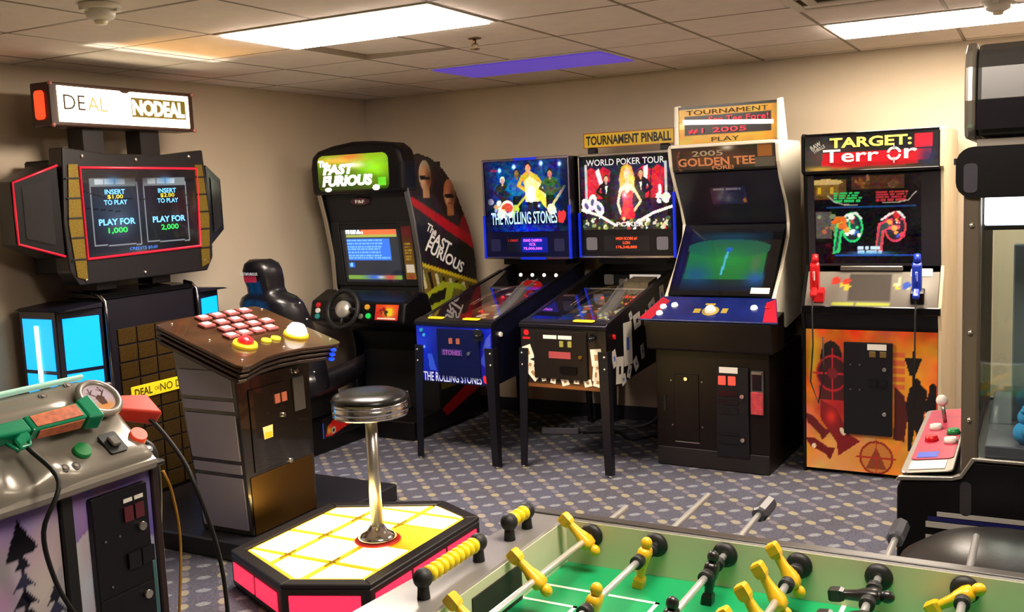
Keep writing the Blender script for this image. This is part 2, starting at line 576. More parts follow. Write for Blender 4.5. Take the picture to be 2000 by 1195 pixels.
def carpet_material():
    m = bpy.data.materials.new('patterned_carpet'); m.use_nodes = True
    nt = m.node_tree; L = nt.links
    b = nt.nodes['Principled BSDF']
    b.inputs['Roughness'].default_value = 0.95
    b.inputs['Specular IOR Level'].default_value = 0.1
    tc = nt.nodes.new('ShaderNodeTexCoord')
    sx = nt.nodes.new('ShaderNodeSeparateXYZ')
    wob = nt.nodes.new('ShaderNodeTexNoise'); wob.inputs['Scale'].default_value = 60
    vm = nt.nodes.new('ShaderNodeVectorMath'); vm.operation = 'MULTIPLY_ADD'
    vm.inputs[1].default_value = (.012, .012, 0)
    L.new(tc.outputs['Object'], wob.inputs['Vector'])
    L.new(wob.outputs['Color'], vm.inputs[0]); L.new(tc.outputs['Object'], vm.inputs[2])
    L.new(vm.outputs[0], sx.inputs[0])
    def mt(op, a, b_=None, c_=None):
        n = nt.nodes.new('ShaderNodeMath'); n.operation = op
        for i, q in enumerate((a, b_, c_)):
            if q is None: continue
            if isinstance(q, (int, float)): n.inputs[i].default_value = q
            else: L.new(q, n.inputs[i])
        return n.outputs[0]
    x, y = sx.outputs[0], sx.outputs[1]
    k = 1 / math.sqrt(2)
    u = mt('SUBTRACT', mt('MULTIPLY', mt('ADD', x, y), k / .163), .644)
    v = mt('MULTIPLY', mt('SUBTRACT', x, y), k)
    du = mt('MULTIPLY', mt('ABSOLUTE', mt('SUBTRACT', mt('FRACT', mt('ADD', u, 100.5)), .5)), .163)   # metres from the nearest line
    def dv(shift):
        return mt('MULTIPLY', mt('ABSOLUTE', mt('SUBTRACT', mt('FRACT', mt('ADD', mt('DIVIDE', v, .153), 100.0 + shift)), .5)), .153)
    def oval(d1, r1, d2, r2):
        q = mt('ADD', mt('POWER', mt('DIVIDE', d1, r1), 2.0), mt('POWER', mt('DIVIDE', d2, r2), 2.0))
        n = nt.nodes.new('ShaderNodeMapRange'); n.inputs[1].default_value = 1.15; n.inputs[2].default_value = .6
        L.new(q, n.inputs[0]); return n.outputs[0]
    bead = oval(du, .024, dv(.97), .034)
    line = oval(du, .02, dv(.47), .034)
    dash = oval(mt('SUBTRACT', .0815, du), .034, dv(.97), .021)
    n1 = nt.nodes.new('ShaderNodeTexNoise'); n1.inputs['Scale'].default_value = 90; n1.inputs['Detail'].default_value = 5
    n2 = nt.nodes.new('ShaderNodeTexNoise'); n2.inputs['Scale'].default_value = 2.2
    L.new(tc.outputs['Object'], n1.inputs['Vector']); L.new(tc.outputs['Object'], n2.inputs['Vector'])
    def ramp(src, c0, c1, p0=.35, p1=.65):
        r = nt.nodes.new('ShaderNodeValToRGB')
        r.color_ramp.elements[0].position = p0; r.color_ramp.elements[1].position = p1
        r.color_ramp.elements[0].color = (*lin(c0), 1); r.color_ramp.elements[1].color = (*lin(c1), 1)
        L.new(src, r.inputs[0]); return r.outputs[0]
    def mix(f, a, c):
        n = nt.nodes.new('ShaderNodeMix'); n.data_type = 'RGBA'
        if isinstance(f, (int, float)): n.inputs[0].default_value = f
        else: L.new(f, n.inputs[0])
        L.new(a, n.inputs[6]); L.new(c, n.inputs[7]); return n.outputs[2]
    base = mix(.5, ramp(n1.outputs['Fac'], '#3e3d46', '#6a6670'), ramp(n2.outputs['Fac'], '#504e56', '#565a6c'))
    cl = ramp(n1.outputs['Fac'], '#857a7c', '#9a8e90')
    cb = ramp(n2.outputs['Fac'], '#b8ae80', '#b4a68c')
    cd = ramp(n1.outputs['Fac'], '#94989e', '#b0b2b2')
    o = mix(mt('MULTIPLY', line, .4), base, cl)
    o = mix(mt('MULTIPLY', bead, .55), o, cb)
    o = mix(mt('MULTIPLY', dash, .5), o, cd)
    L.new(o, b.inputs['Base Color'])
    bp = nt.nodes.new('ShaderNodeBump'); bp.inputs['Strength'].default_value = .5; bp.inputs['Distance'].default_value = .004
    n3 = nt.nodes.new('ShaderNodeTexNoise'); n3.inputs['Scale'].default_value = 420
    L.new(tc.outputs['Object'], n3.inputs['Vector']); L.new(n3.outputs['Fac'], bp.inputs['Height'])
    L.new(bp.outputs['Normal'], b.inputs['Normal'])
    return m

wallm = M('beige_wall_paint', '#c8b69c', 0.75, var=.03, vs=1.5, bump=.15, bs=160)
struct('floor', G().box(XL - .1, XR + .1, YF - .1, YB + .1, -.08, 0), carpet_material(), 'blue-grey carpet with diagonal rows of pale dots', 'carpet')
struct('wall_back', G().box(XL - .1, XR + .1, YB, YB + .1, 0, CZ + .25), wallm, 'plain beige wall behind the row of pinball and arcade machines', 'wall')
struct('wall_left', G().box(XL - .1, XL, YF - .1, YB, 0, CZ + .25), wallm, 'plain beige wall behind the tall game tower', 'wall')
struct('wall_right', G().box(XR, XR + .1, YF - .1, YB, 0, CZ + .25), wallm, 'plain beige side wall out of view', 'wall')
struct('wall_front', G().box(XL, XR, YF - .1, YF, 0, CZ + .25), wallm, 'plain beige wall behind the viewer', 'wall')
basem = M('dark_vinyl_base', '#221f26', 0.5)
struct('baseboard_back', G().box(XL, XR, YB - .012, YB, 0, .1), basem, 'dark vinyl base along the back wall', 'baseboard', .002)
struct('baseboard_left', G().box(XL, XL + .012, YF, YB - .012, 0, .1), basem, 'dark vinyl base along the left wall', 'baseboard', .002)

# suspended ceiling: deck, 60 cm tiles, T bars
TX, TY, X0, Y0 = .59, .598, -3.345, 2.835
deck = struct('ceiling', G().box(XL - .1, XR + .1, YF - .1, YB + .1, CZ + .16, CZ + .25), M('ceiling_deck', '#6b645c', .9), 'suspended ceiling of pale square tiles', 'ceiling')
tilem = M('mineral_tile', '#efe2d9', 0.9, var=.04, vs=9, bump=.5, bs=260)
barm = M('tile_grid_bar', '#8a7b6b', 0.6)
xs = sorted({XL} | {X0 + TX * k for k in range(-2, 12) if XL + .05 < X0 + TX * k < XR - .05} | {XR})
ys = sorted({YF} | {Y0 + TY * k for k in range(-10, 7) if YF + .05 < Y0 + TY * k < YB - .05} | {YB})
def cell(x, y):
    i = max(k for k in range(len(xs) - 1) if xs[k] <= x + 1e-6); j = max(k for k in range(len(ys) - 1) if ys[k] <= y + 1e-6)
    return i, j
# fixtures occupy two tiles side by side, given by their lower-left cell
FIX = [('lit', X0, Y0 + TY, 'large glowing fluorescent ceiling light nearest the game tower sign'),
       ('bright', X0 + 4 * TX, Y0 + 4 * TY, 'long glowing fluorescent ceiling light above the prize crane'),
       ('violet', X0, Y0 + 4 * TY, 'ceiling light with a violet lens above the pinball machines'),
       ('added', X0 + 4 * TX, Y0 - 2 * TY, 'added fluorescent ceiling light over the table, out of view'),  # this and the next are added, unseen fixtures that help light the room
       ('added', X0 + 8 * TX, Y0 + 1 * TY, 'added fluorescent ceiling light to the right, out of view')]
used = set()
for _, fx, fy, _l in FIX:
    i, j = cell(fx + .1, fy + .1); used |= {(i, j), (i + 1, j)}
vent_cell = cell(X0 + 4 * TX + .1, Y0 + 2 * TY + .1); used.add(vent_cell)
loose = cell(X0 + TX * .2, Y0 + 2 * TY + .1)
tiles = {}
for i in range(len(xs) - 1):
    for j in range(len(ys) - 1):
        if (i, j) in used: continue
        w, d = xs[i + 1] - xs[i] - .016, ys[j + 1] - ys[j] - .016
        if w < .04 or d < .04: continue
        k = (round(w, 3), round(d, 3))
        if k not in tiles:
            tiles[k] = mesh_of('ceiling_tile', G().box(-w / 2, w / 2, -d / 2, d / 2, 0, .014), tilem, .003)
        o = obj('ceiling_tile', tiles[k], tilem, deck)
        o.location = ((xs[i] + xs[i + 1]) / 2, (ys[j] + ys[j + 1]) / 2, CZ + random.uniform(0, .002))
        if (i, j) == loose:
            o.rotation_euler = (0, R(1.6), 0); o.location.z += .018
for x in xs[1:-1]:
    obj('grid_bar', G().box(x - .008, x + .008, YF, YB, CZ + .001, CZ + .03), barm, deck)
for y in ys[1:-1]:
    obj('grid_bar', G().box(XL, XR, y - .008, y + .008, CZ + .0015, CZ + .028), barm, deck)

lensm = M('lit_lens', '#ffffff', .5, emit='#fff0e0', es=TROFFER_POWER * 1.15, sampled=True)
lensb = M('lit_lens_new_tubes', '#ffffff', .5, emit='#fff0dc', es=TROFFER_POWER * .8, sampled=True)
lensw = M('lit_lens_added', '#ffffff', .5, emit='#fff0e0', es=TROFFER_POWER * .6, sampled=True)  # dimmer lens for the two added fixtures out of view
violm = M('violet_lens', '#4a34a0', .4, emit='#6a4cd8', es=.5)
framem = M('troffer_frame', '#d9d0c2', .5)
for kind, fx, fy, lab in FIX:
    w, d = 2 * TX, TY
    t = thing('ceiling_light', lab, 'ceiling light', (fx + w / 2, fy + d / 2, CZ), 0, 'recessed fluorescent ceiling lights')
    fr = G()
    a, b_ = w / 2 - .01, d / 2 - .01
    for q in ((-a, a, -b_, -b_ + .022), (-a, a, b_ - .022, b_), (-a, -a + .022, -b_ + .022, b_ - .022), (a - .022, a, -b_ + .022, b_ - .022)):
        fr.box(q[0], q[1], q[2], q[3], -.004, .03)
    obj('frame', fr, framem, t, .002)
    obj('housing', G().box(-a, a, -b_, b_, .05, .11), framem, t)
    ln = G().prism([(-b_ + .022, .01), (-b_ + .03, -.012), (b_ - .03, -.012), (b_ - .022, .01)], -a + .022, a - .022, 'x')
    obj('lens', ln, {'lit': lensm, 'bright': lensb, 'added': lensw, 'violet': violm}[kind], t)

i, j = vent_cell
t = thing('ceiling_vent', 'pale square air vent in the ceiling above the cabinets', 'vent', ((xs[i] + xs[i + 1]) / 2, (ys[j] + ys[j + 1]) / 2, CZ))
obj('backing', G().box(-.28, .28, -.28, .28, .03, .04), M('vent_dark', '#4a443d', .8), t)
for k in range(4):
    s = .27 - k * .06
    g = G()
    z = -.028 + k * .012
    for sgn in (-1, 1):
        g.box(-s, s, sgn * s, sgn * (s - .045), z, z + .006)
        g.box(sgn * s, sgn * (s - .045), -s + .045, s - .045, z, z + .006)
    obj('louvre', g, framem, t, .001)

def smoke_detector(x, y, lab):
    t = thing('smoke_detector', lab, 'smoke detector', (x, y, CZ), 0, 'smoke detectors on the ceiling')
    obj('mounting_base', G().lathe([(.0001, -.001), (.075, -.001), (.075, -.018), (.06, -.022), (.0001, -.022)][::-1], 28), WHITE, t)
    obj('body', G().lathe([(.0001, -.06), (.03, -.06), (.05, -.05), (.058, -.023), (.0001, -.023)], 28), WHITE, t)
    obj('sensor', G().lathe([(.0001, -.075), (.02, -.074), (.026, -.061), (.0001, -.061)], 20), M('sensor_ivory', '#f5e8c8', .4), t)
    g = G()
    for k in range(3):
        a = 2.1 * k + .4
        g.box(-.012, .012, -.012, .012, -.03, -.02)
        g.v[-8:] = [(v[0] + .068 * math.cos(a), v[1] + .068 * math.sin(a), v[2]) for v in g.v[-8:]]
    objs('clip', g, WHITE, t)
smoke_detector(-3.14, 2.66, 'white domed smoke detector on the ceiling above the game tower sign')
smoke_detector(-.17, 5.02, 'white smoke detector on the ceiling above the prize crane')

t = thing('sprinkler', 'small brass fire sprinkler hanging from a ceiling tile', 'sprinkler', (-2.5, 4.38, CZ))
brass = M('old_brass', '#7a5a34', .4, .9)
obj('escutcheon', G().lathe([(.03, -.004), (.034, -.001), (.0001, -.001)], 20), brass, t)
obj('stem', G().cyl((0, 0, -.003), (0, 0, -.03), .009, n=10), brass, t)
objs('frame_arm', G().tube([(-.014, 0, -.028), (-.018, 0, -.04), (0, 0, -.052)], .003, 6).tube([(.014, 0, -.028), (.018, 0, -.04), (0, 0, -.052)], .003, 6), brass, t)
obj('deflector', G().lathe([(.0001, -.056), (.024, -.055), (.024, -.052), (.0001, -.052)], 16), brass, t)
# ================================================================== SHOOTING GAME CABINET (right end of the back wall)
SCR = PRINT('lit_screen', 1.5, .05, .12, .3)
BKL = PRINT('backlit_print', 1.1, .5, .25)
DIM = PRINT('dim_backlit_print', .28, .7, .25)
doorm = M('coin_door_steel', '#141318', .42, .3)
t = thing('shooting_cabinet', 'upright shooting arcade cabinet with flame artwork and cream sides', 'arcade cabinet', (-.80, 5.64, 0), -1)
HW = .365
side = [(0, 0), (0, .84), (-.035, .93), (-.03, .965), (.085, 1.15), (.105, 1.18), (.05, 1.69), (.0, 1.71), (.0, 1.905), (.02, 1.92), (.8, 1.92), (.84, 1.86), (.84, 0)]
for s in (-1, 1):
    x0, x1 = (HW - .018, HW) if s > 0 else (-HW, -HW + .018)
    obj('side_panel', G().prism(side, x0, x1, 'x'), M('cream_wood_side', '#d8c4a0', .28, var=.12, vs=3) if s > 0 else BLACK, t, .002)
core = [(.012, .02), (.012, .84), (-.02, .93), (.1, 1.14), (.2, 1.16), (.2, 1.70), (.015, 1.715), (.015, 1.90), (.8, 1.9), (.8, .02)]
obj('body', G().prism(core, -HW + .019, HW - .019, 'x'), BLACK, t)
# marquee
mq = Cv(120, 44, '#1d1a1c', .70 / .2)
mq.vgrad('#2a2522', '#141418').soft(.15, .4, .2, .5, '#5a5650', .7).noise(.05, 14, 3)
mq.poly([(.13, .12), (.93, .2), (.95, .5), (.14, .5)], '#c01824').poly([(.20, .05), (.85, .1), (.85, .2), (.2, .2)], '#a8141e')
mq.rect(.83, .55, .955, .93, '#d81a2c').soft(.92, .3, .06, .3, '#202a58', .8)
mq.soft(.12, .05, .12, .07, '#c8a040', .9).soft(.3, .03, .06, .05, '#b87838', .9).soft(.6, .04, .25, .05, '#6a4630', .9)
art('marquee', mq, FR(.0), -.343, 1.712, .343, 1.902, t, DIM, .003)
lit = M('marquee_yellow', '#f2d85a', .4, emit='#f4cf3a', es=.55)
litw = M('marquee_white', '#f7f0dc', .4, emit='#fff4d8', es=.7)
text('lettering', 'TARGET:', FR(0), .0, 1.86, .42, .055, lit, t, .006, .03)
text('lettering', 'Terr', FR(0), -.10, 1.79, .29, .07, litw, t, .006, .012)
text('lettering', 'r', FR(0), .205, 1.787, .065, .052, litw, t, .006, .012)
text('lettering', 'RAW', FR(0), -.285, 1.85, .06, .025, M('print_grey', '#a8a49c', .5), t, .006, .03, rot=.5)
text('lettering', 'THRILLS', FR(0), -.268, 1.832, .07, .02, M('print_grey', '#a8a49c', .5), t, .006, .02, rot=.5)
g = G()
for k in range(4):
    a0 = math.pi / 2 * k + .18
    pts = [(.122 + .036 * math.cos(a0 + q * 1.2 / 6), 1.789 + .036 * math.sin(a0 + q * 1.2 / 6)) for q in range(7)]
    pts += [(.122 + .024 * math.cos(a0 + q * 1.2 / 6), 1.789 + .024 * math.sin(a0 + q * 1.2 / 6)) for q in range(6, -1, -1)]
    g.on(FR(0), pts, .006)
g.on(FR(0), rect(.12, 1.74, .124, 1.77), .006).on(FR(0), rect(.12, 1.81, .124, 1.835), .006)
objs('crosshair_letter', g, litw, t)
objs('marquee_retainer', G().box(-.345, .345, -.008, .012, 1.695, 1.712).box(-.345, .345, -.008, .012, 1.902, 1.915), BLACKG, t, .003)
# screen
sp = TILT(.115, 1.18, .07, 1.69)
sc = Cv(150, 110, '#100d10', .69 / .51)
sc.noise(.03, 10, 5)
sc.rect(0, .74, .3, .96, '#5c3f20').ell(.14, .93, .13, .035, '#c9a868').rect(.06, .78, .24, .9, '#7a5a28').rect(.07, .8, .1, .88, '#c8a020').rect(.17, .8, .2, .88, '#c8a020')
sc.rect(.34, .84, .74, .99, '#4a2a1c').spots(10, .36, .86, .72, .97, ['#7a4426', '#5e3420', '#8a5a34'], .02, .045, 4)
sc.rect(.05, .30, .18, .6, '#59524a').spots(14, .06, .32, .24, .6, ['#7a8a62', '#b06a48', '#c84a38', '#86906c'], .015, .035, 6)
sc.rect(.14, .64, .83, .66, '#1f3f78').rect(.2, .1, .83, .115, '#2448a0')
sc.lines(.20, .70, .42, .82, 4, '#2fc060', 7, .7).lines(.53, .70, .78, .82, 4, '#b8353a', 8, .7)
def gun(c, cx, col, seed):
    c.ell(cx, .42, .085, .17, col).ell(cx, .42, .07, .145, '#24262c')
    c.poly([(cx - .13, .46), (cx - .02, .52), (cx - .01, .4), (cx - .08, .38), (cx - .1, .14), (cx - .16, .12)], col)
    c.poly([(cx - .11, .44), (cx - .03, .49), (cx - .03, .42), (cx - .1, .38), (cx - .12, .17), (cx - .145, .15)], '#3a4a48')
    c.line([(cx - .1, .5), (cx - .04, .56), (cx + .03, .58), (cx + .07, .52)], .012, '#e8e8e0')
    c.spots(12, cx - .05, .3, cx + .06, .55, ['#f0f0e8', col, '#3058c0', '#e8a040', '#d03030'], .012, .035, seed)
gun(sc, .34, '#30d070', 11); gun(sc, .67, '#e04858', 12)
sc.spots(6, .2, .38, .3, .52, ['#e86a28', '#d8b040', '#e03030'], .015, .04, 15)
sc.lines(.38, .12, .58, .21, 2, '#d8ecff', 9, .85).soft(.48, .13, .16, .02, '#58a8f0', .8)
sc.line([(.15, .78), (.2, .71), (.28, .675), (.38, .67)], .006, '#c8c0a8', .8).line([(.83, .8), (.77, .71), (.7, .69), (.58, .69)], .006, '#c8c0a8', .8)
sc.noise(.07, 60, 41).glow(.34, .42, .06, .1, '#40c080', .25).glow(.67, .42, .06, .1, '#e06070', .25)
art('screen', sc, sp, -.34, .005, .34, .505, t, PRINT('shooter_screen', .95, .1, .1, .3), .003)
objs('bezel', G().on(sp, [(-.346, 0), (-.31, 0), (-.31, .51), (-.346, .51)], .004, .01).on(sp, [(.25, 0), (.346, 0), (.346, .51), (.25, .51)], .004, .01)
    .on(sp, [(-.31, 0), (.25, 0), (.25, .012), (-.31, .012)], .004, .008), M('bezel_dark', '#29262b', .3), t)
obj('speaker_bar', G().box(-.17, .16, .07, .10, 1.155, 1.18), STEEL, t, .004)
obj('notice_card', G().on(TILT(.085, 1.12, .11, 1.17), rr(.2, -.005, .31, .04, .006), .02, .002), WHITE, t)
# control panel
cp = TILT(-.028, .965, .085, 1.148)
cc = Cv(60, 24, '#7a736a', .7 / .21)
cc.vgrad('#6f6860', '#8f887c').rect(.33, .15, .66, .95, '#4a443e').soft(.88, .6, .1, .5, '#aaa398', .9)
cc.spots(7, .22, .5, .32, .8, ['#d8b838', '#c83a2c', '#d0c040'], .05, .11, 3).spots(7, .68, .5, .78, .8, ['#d8c038', '#3050a8', '#c8c8a0'], .05, .1, 4)
cc.lines(.22, .02, .74, .13, 1, '#a8b048', 5, .8)
art('control_panel', cc, cp, -.345, 0, .345, .212, t, PRINT('overlay_print', 0, 1, .25), .004)
obj('panel_edge', G().box(-.362, .362, -.048, -.03, .925, .968), BLACKG, t, .004)
# front artwork
fa = Cv(130, 150, '#c8742a', .69 / .8)
fa.vgrad('#e0a030', '#c84418').noise(.18, 9, 21).noise(.1, 22, 22)
fa.soft(.75, .75, .3, .25, '#f0b030', .8).soft(.06, .8, .06, .2, '#e8c828', 1).soft(.3, .12, .28, .2, '#e8b070', .9).soft(.6, .1, .5, .1, '#d8822c', .7)
fa.soft(.25, .6, .13, .22, '#b81c24', .95).soft(.22, .43, .16, .12, '#a01820', .9)
for k in range(5): fa.rect(.66, .60 + k * .055, .76, .635 + k * .055, '#d06034')
fa.poly([(.68, .25), (.76, .24), (.79, .42), (.76, .56), (.69, .62)], '#4a1410')
fa.ell(.2, .8, .085, .12, '#18100e').poly([(.1, .5), (.34, .5), (.32, .75), (.12, .74)], '#221012', .75).ell(.23, .72, .02, .022, '#d89038')
fa.ell(.21, .69, .13, .13, '#b01a28').ell(.21, .69, .115, .115, '#3a1216').line([(.21, .5), (.21, .86)], .006, '#c02030').line([(.06, .69), (.36, .69)], .006, '#c02030').ell(.21, .69, .04, .04, '#701820')
def bomb(c, x0, y0, x1, y1, w, col):
    dx, dy = x1 - x0, y1 - y0; L = math.hypot(dx, dy); nx, ny = -dy / L * w, dx / L * w
    c.poly([(x0, y0), (x0 + dx * .3 + nx, y0 + dy * .3 + ny), (x0 + dx * .8 + nx * .8, y0 + dy * .8 + ny * .8), (x1 + nx * 1.4, y1 + ny * 1.4), (x1 - nx * 1.4, y1 - ny * 1.4), (x0 + dx * .8 - nx * .8, y0 + dy * .8 - ny * .8), (x0 + dx * .3 - nx, y0 + dy * .3 - ny)], col)
bomb(fa, .11, .5, .34, .16, .075, '#7a1216'); bomb(fa, -.02, .4, .16, .24, .035, '#601414'); bomb(fa, -.02, .22, .21, .11, .035, '#6a1010')
fa.soft(.2, .38, .04, .05, '#e03020', .9).ell(.29, .28, .018, .03, '#e8d8b8', 30).ell(.06, .16, .018, .018, '#e8d0b0')
fa.ell(.55, .11, .13, .12, '#902018').ell(.55, .11, .115, .105, '#c87c34').poly([(.47, .03), (.63, .03), (.55, .19)], '#7a3018', .8).line([(.55, .0), (.55, .24)], .005, '#b02820').line([(.4, .11), (.7, .11)], .005, '#b02820')
blk = '#140c0a'
fa.poly([(.76, .82), (.89, .82), (.84, .7), (.80, .7)], blk).line([(.825, .86), (.825, .5)], .008, blk)
fa.poly([(.79, .18), (.81, .18), (.84, .34), (.88, .14), (.91, .14), (.9, .4), (.93, .6), (.86, .66), (.8, .62), (.77, .5), (.79, .38)], blk).ell(.85, .65, .03, .035, blk)
fa.poly([(.94, .12), (1.0, .1), (1.0, .62), (.95, .62), (.91, .5), (.93, .35)], blk).ell(.97, .62, .03, .035, blk).poly([(.86, .55), (.96, .48), (.96, .44), (.86, .48)], blk)
art('front_artwork', fa, FR(0), -.345, .025, .345, .83, t, PR, .0)
d = obj('coin_door', G().on(FR(0), rr(-.135, .245, .12, .765, .006), .002, .018), doorm, t, .002)
obj('card', G().on(FR(0), rect(-.01, .725, .09, .758), .0215), WHITE, d)
for k, x in enumerate((.0, .055)): obj('coin_slot', G().on(FR(0), rect(x, .685, x + .035, .718), .0205, .006), M('coin_button_amber', '#6a5428', .4), d, .002)
for z in (.62, .37): obj('lock', G().cyl((.08, -.02, z), (.08, -.032, z), .011), LOCK, d)
objs('coin_return', G().on(FR(0), rr(.0, .52, .04, .56, .004), .0205, .008).on(FR(0), rr(.05, .52, .09, .56, .004), .0205, .008), BLACKG, d)
objs('bolt', G().cyl((-.1, -.02, .64), (-.1, -.024, .64), .004, n=8).cyl((-.05, -.02, .64), (-.05, -.024, .64), .004, n=8).cyl((-.1, -.02, .5), (-.1, -.024, .5), .004, n=8).cyl((-.05, -.02, .5), (-.05, -.024, .5), .004, n=8), STEEL, d)
for x in (-.275, .245): obj('gun_holster', G().prism([(-.035, .985), (-.035, 1.04), (.0, 1.07), (.02, 1.05), (.0, .985)], x - .035, x + .035, 'x'), REDP if x < 0 else BLACKG, t, .004)

def light_gun(loc, mat, lab, hang, grp='light guns of the shooting cabinet'):
    """a toy pistol standing in its holster, muzzle up, with its cable"""
    t = thing('light_gun', lab, 'light gun', loc, 0, grp)
    body = [(-.028, .0), (.012, .0), (.022, .03), (.022, .11), (.014, .15), (-.01, .158), (-.03, .14), (-.034, .05)]
    obj('body', G().prism(body, -.024, .024, 'x'), mat, t, .008, 2)
    obj('barrel', G().cyl((0, -.005, .15), (0, .01, .195), .021, .017, 14), mat, t)
    obj('grip', G().prism([(-.03, .02), (-.075, -.02), (-.06, -.04), (.0, .0)], -.017, .017, 'x'), mat, t, .006)
    obj('trigger_guard', G().tube([(0, -.034, .1), (0, -.058, .09), (0, -.062, .06), (0, -.05, .03)], .005, 6), mat, t)
    obj('label_plate', G().box(-.006, .006, -.04, -.033, .055, .105), WHITE, t, .002)
    obj('cable', G().tube(hang, .0045, 6), RUBBER, t)
light_gun((-1.078, 5.57, 1.06), REDP, 'red light gun holstered at the left of the flame cabinet', [(0, -.05, -.03), (.0, -.085, -.1), (.005, -.095, -.3), (-.01, -.09, -.5), (.03, -.085, -.62), (.06, -.08, -.45), (.055, -.075, -.25)])
light_gun((-.552, 5.56, 1.06), M('blue_plastic', '#1838b8', .3), 'blue light gun holstered at the right of the flame cabinet', [(0, -.05, -.03), (.0, -.085, -.12), (.0, -.09, -.4), (-.005, -.085, -.62)])
# ================================================================== GOLF CABINET
t = thing('golf_cabinet', 'upright golf arcade cabinet with white edged sides and trackball panel', 'arcade cabinet', (-1.655, 5.49, 0), -2.5)
brownb = M('brown_black_laminate', '#130d0a', .32, var=.25, vs=5, spec=.25)
obj('base', G().box(-.34, .34, 0, .72, .0, .705), brownb, t, .004)
obj('plinth', G().box(-.338, .338, -.006, .0, .005, .115), M('kick_plate', '#1c1817', .4), t, .002)
obj('apron', G().prism([(-.05, .715), (-.075, .88), (.2, .92), (.2, .706), (-.04, .706)], -.375, .375, 'x'), brownb, t, .004)
edge = M('white_edge_side', '#ece2cc', .35)
side = [(.12, .84), (.12, .97), (.33, 1.17), (.47, 1.34), (.485, 1.42), (.44, 1.53), (.33, 1.68), (.275, 1.78), (.255, 1.885), (.28, 1.905), (.72, 1.905), (.74, 1.88), (.74, .84), (.4, .8)]
for s in (-1, 1):
    a = s * .337
    obj('side_panel', G().prism(side, min(a, a - s * .022), max(a, a - s * .022), 'x'), edge, t, .003)
obj('body', G().prism([(.2, .93), (.36, 1.15), (.5, 1.33), (.52, 1.42), (.4, 1.65), (.31, 1.74), (.285, 1.89), (.7, 1.89), (.7, .72), (.2, .72)], -.314, .314, 'x'), BLACKM, t)
# monitor
mp = TILT(.165, 1.0, .488, 1.40)
L = math.hypot(.323, .4)
sc = Cv(100, 84, '#0c0c0e', .62 / L)
sc.rect(.1, .06, .9, .95, '#10181c').ell(.5, .5, .38, .4, '#14201e')
sc.vgrad('#141a30', '#123a24', .08, .3).rect(.12, .22, .88, .72, '#1d6e34').ell(.5, .66, .42, .13, '#1a5a44').soft(.24, .3, .14, .14, '#1d4a80', .9).soft(.82, .24, .1, .1, '#1c50a0', .9).soft(.5, .82, .35, .06, '#1a4878', .6)
sc.soft(.5, .5, .25, .15, '#249040', .7).line([(.48, .3), (.5, .62)], .014, '#4ab4d8').ell(.51, .64, .035, .03, '#1e60c8').soft(.3, .5, .15, .2, '#206838', .4).soft(.8, .45, .05, .12, '#5a6a52', .7)
sc.rect(0, 0, .1, 1, '#0e0d10').rect(.9, 0, 1, 1, '#0e0d10').rect(0, 0, 1, .06, '#0e0d10').rect(0, .9, 1, 1, '#1a191a').soft(.06, .4, .03, .3, '#181c50', .8)
art('screen', sc, mp, -.312, .0, .312, L, t, PRINT('golf_screen', .75, .25, .1, .4), .02)
obj('price_card', G().on(mp, rect(.19, .015, .3, .055), .023, .002), WHITE, t)
# hood between monitor and marquee
hp = TILT(.50, 1.42, .315, 1.74)
obj('hood_panel', G().on(hp, rect(-.314, 0, .314, .37), .004, .012), M('hood_navy', '#100d1a', .25), t)
hc = Cv(40, 20, '#2a2c44', 1.9)
hc.noise(.06, 8, 3).lines(.1, .8, .9, .95, 1, '#8a8898', 3, .7).lines(.1, .15, .8, .7, 5, '#3e4060', 4, .5).ell(.92, .2, .05, .12, '#b87830')
art('instruction_plate', hc, hp, -.11, .15, .11, .27, t, PRD, .018)
# marquee
mp2 = TILT(.287, 1.745, .262, 1.885)
mq = Cv(90, 30, '#3a3028', .62 / .145)
mq.noise(.06, 10, 2).soft(.42, .5, .36, .5, '#6a4630', .8).rect(.84, .5, .97, .97, '#9a6030').rect(.80, .02, .99, .48, '#5e564a').rect(0, 0, 1, .1, '#1c1a18').soft(.55, .95, .06, .12, '#f4e8c8', .9)
mq.ell(.08, .45, .03, .42, '#7a4a34').ell(.09, .45, .025, .38, '#3a3028').spots(8, .1, .3, .8, .5, ['#a86a3c', '#7e4a30', '#8a5238'], .04, .12, 4, .5)
art('marquee', mq, mp2, -.313, 0, .313, .142, t, DIM, .004)
gl = M('marquee_bronze', '#c07a4a', .4, emit='#c0704a', es=.25)
text('lettering', '2005', mp2, -.09, .105, .19, .032, M('marquee_dull', '#a8977c', .5, emit='#a8977c', es=.12), t, .007, .01)
text('lettering', 'GOLDEN TEE', mp2, -.04, .055, .47, .05, gl, t, .007, .025)
text('lettering', 'FORE!', mp2, -.0, .018, .13, .022, gl, t, .007, .02)
obj('marquee_trim', G().box(-.315, .315, .25, .28, 1.885, 1.905), edge, t, .003)
# topper
tp = FR(.36)
obj('topper_body', G().box(-.30, .30, .365, .47, 1.908, 2.135), BLACK, t, .003)
for s in (-1, 1): obj('topper_side', G().prism([(.34, 1.907), (.345, 2.14), (.41, 2.15), (.5, 1.907)], s * .302, s * .325, 'x'), edge, t, .004)
tc = Cv(80, 34, '#c8941e', .6 / .225)
tc.noise(.06, 12, 8).rect(.06, .22, .945, .74, '#16080c').rect(0, .93, 1, 1, '#14100c')
q = random.Random(5)
for row, y in enumerate((.27, .5)):
    for k in range(46):
        x = .08 + k * .0185
        if q.random() < .0: tc.rect(x, y + q.uniform(0, .05), x + .012, y + q.uniform(.1, .2), q.choice(['#d0182c', '#a01020', '#e83048']))
tc.rect(.0, .42, .06, .56, '#f0e4a8', .7)
art('topper_sign', tc, tp, -.3, 1.91, .3, 2.135, t, PRINT('topper_print', .5, .8, .3), -.004)
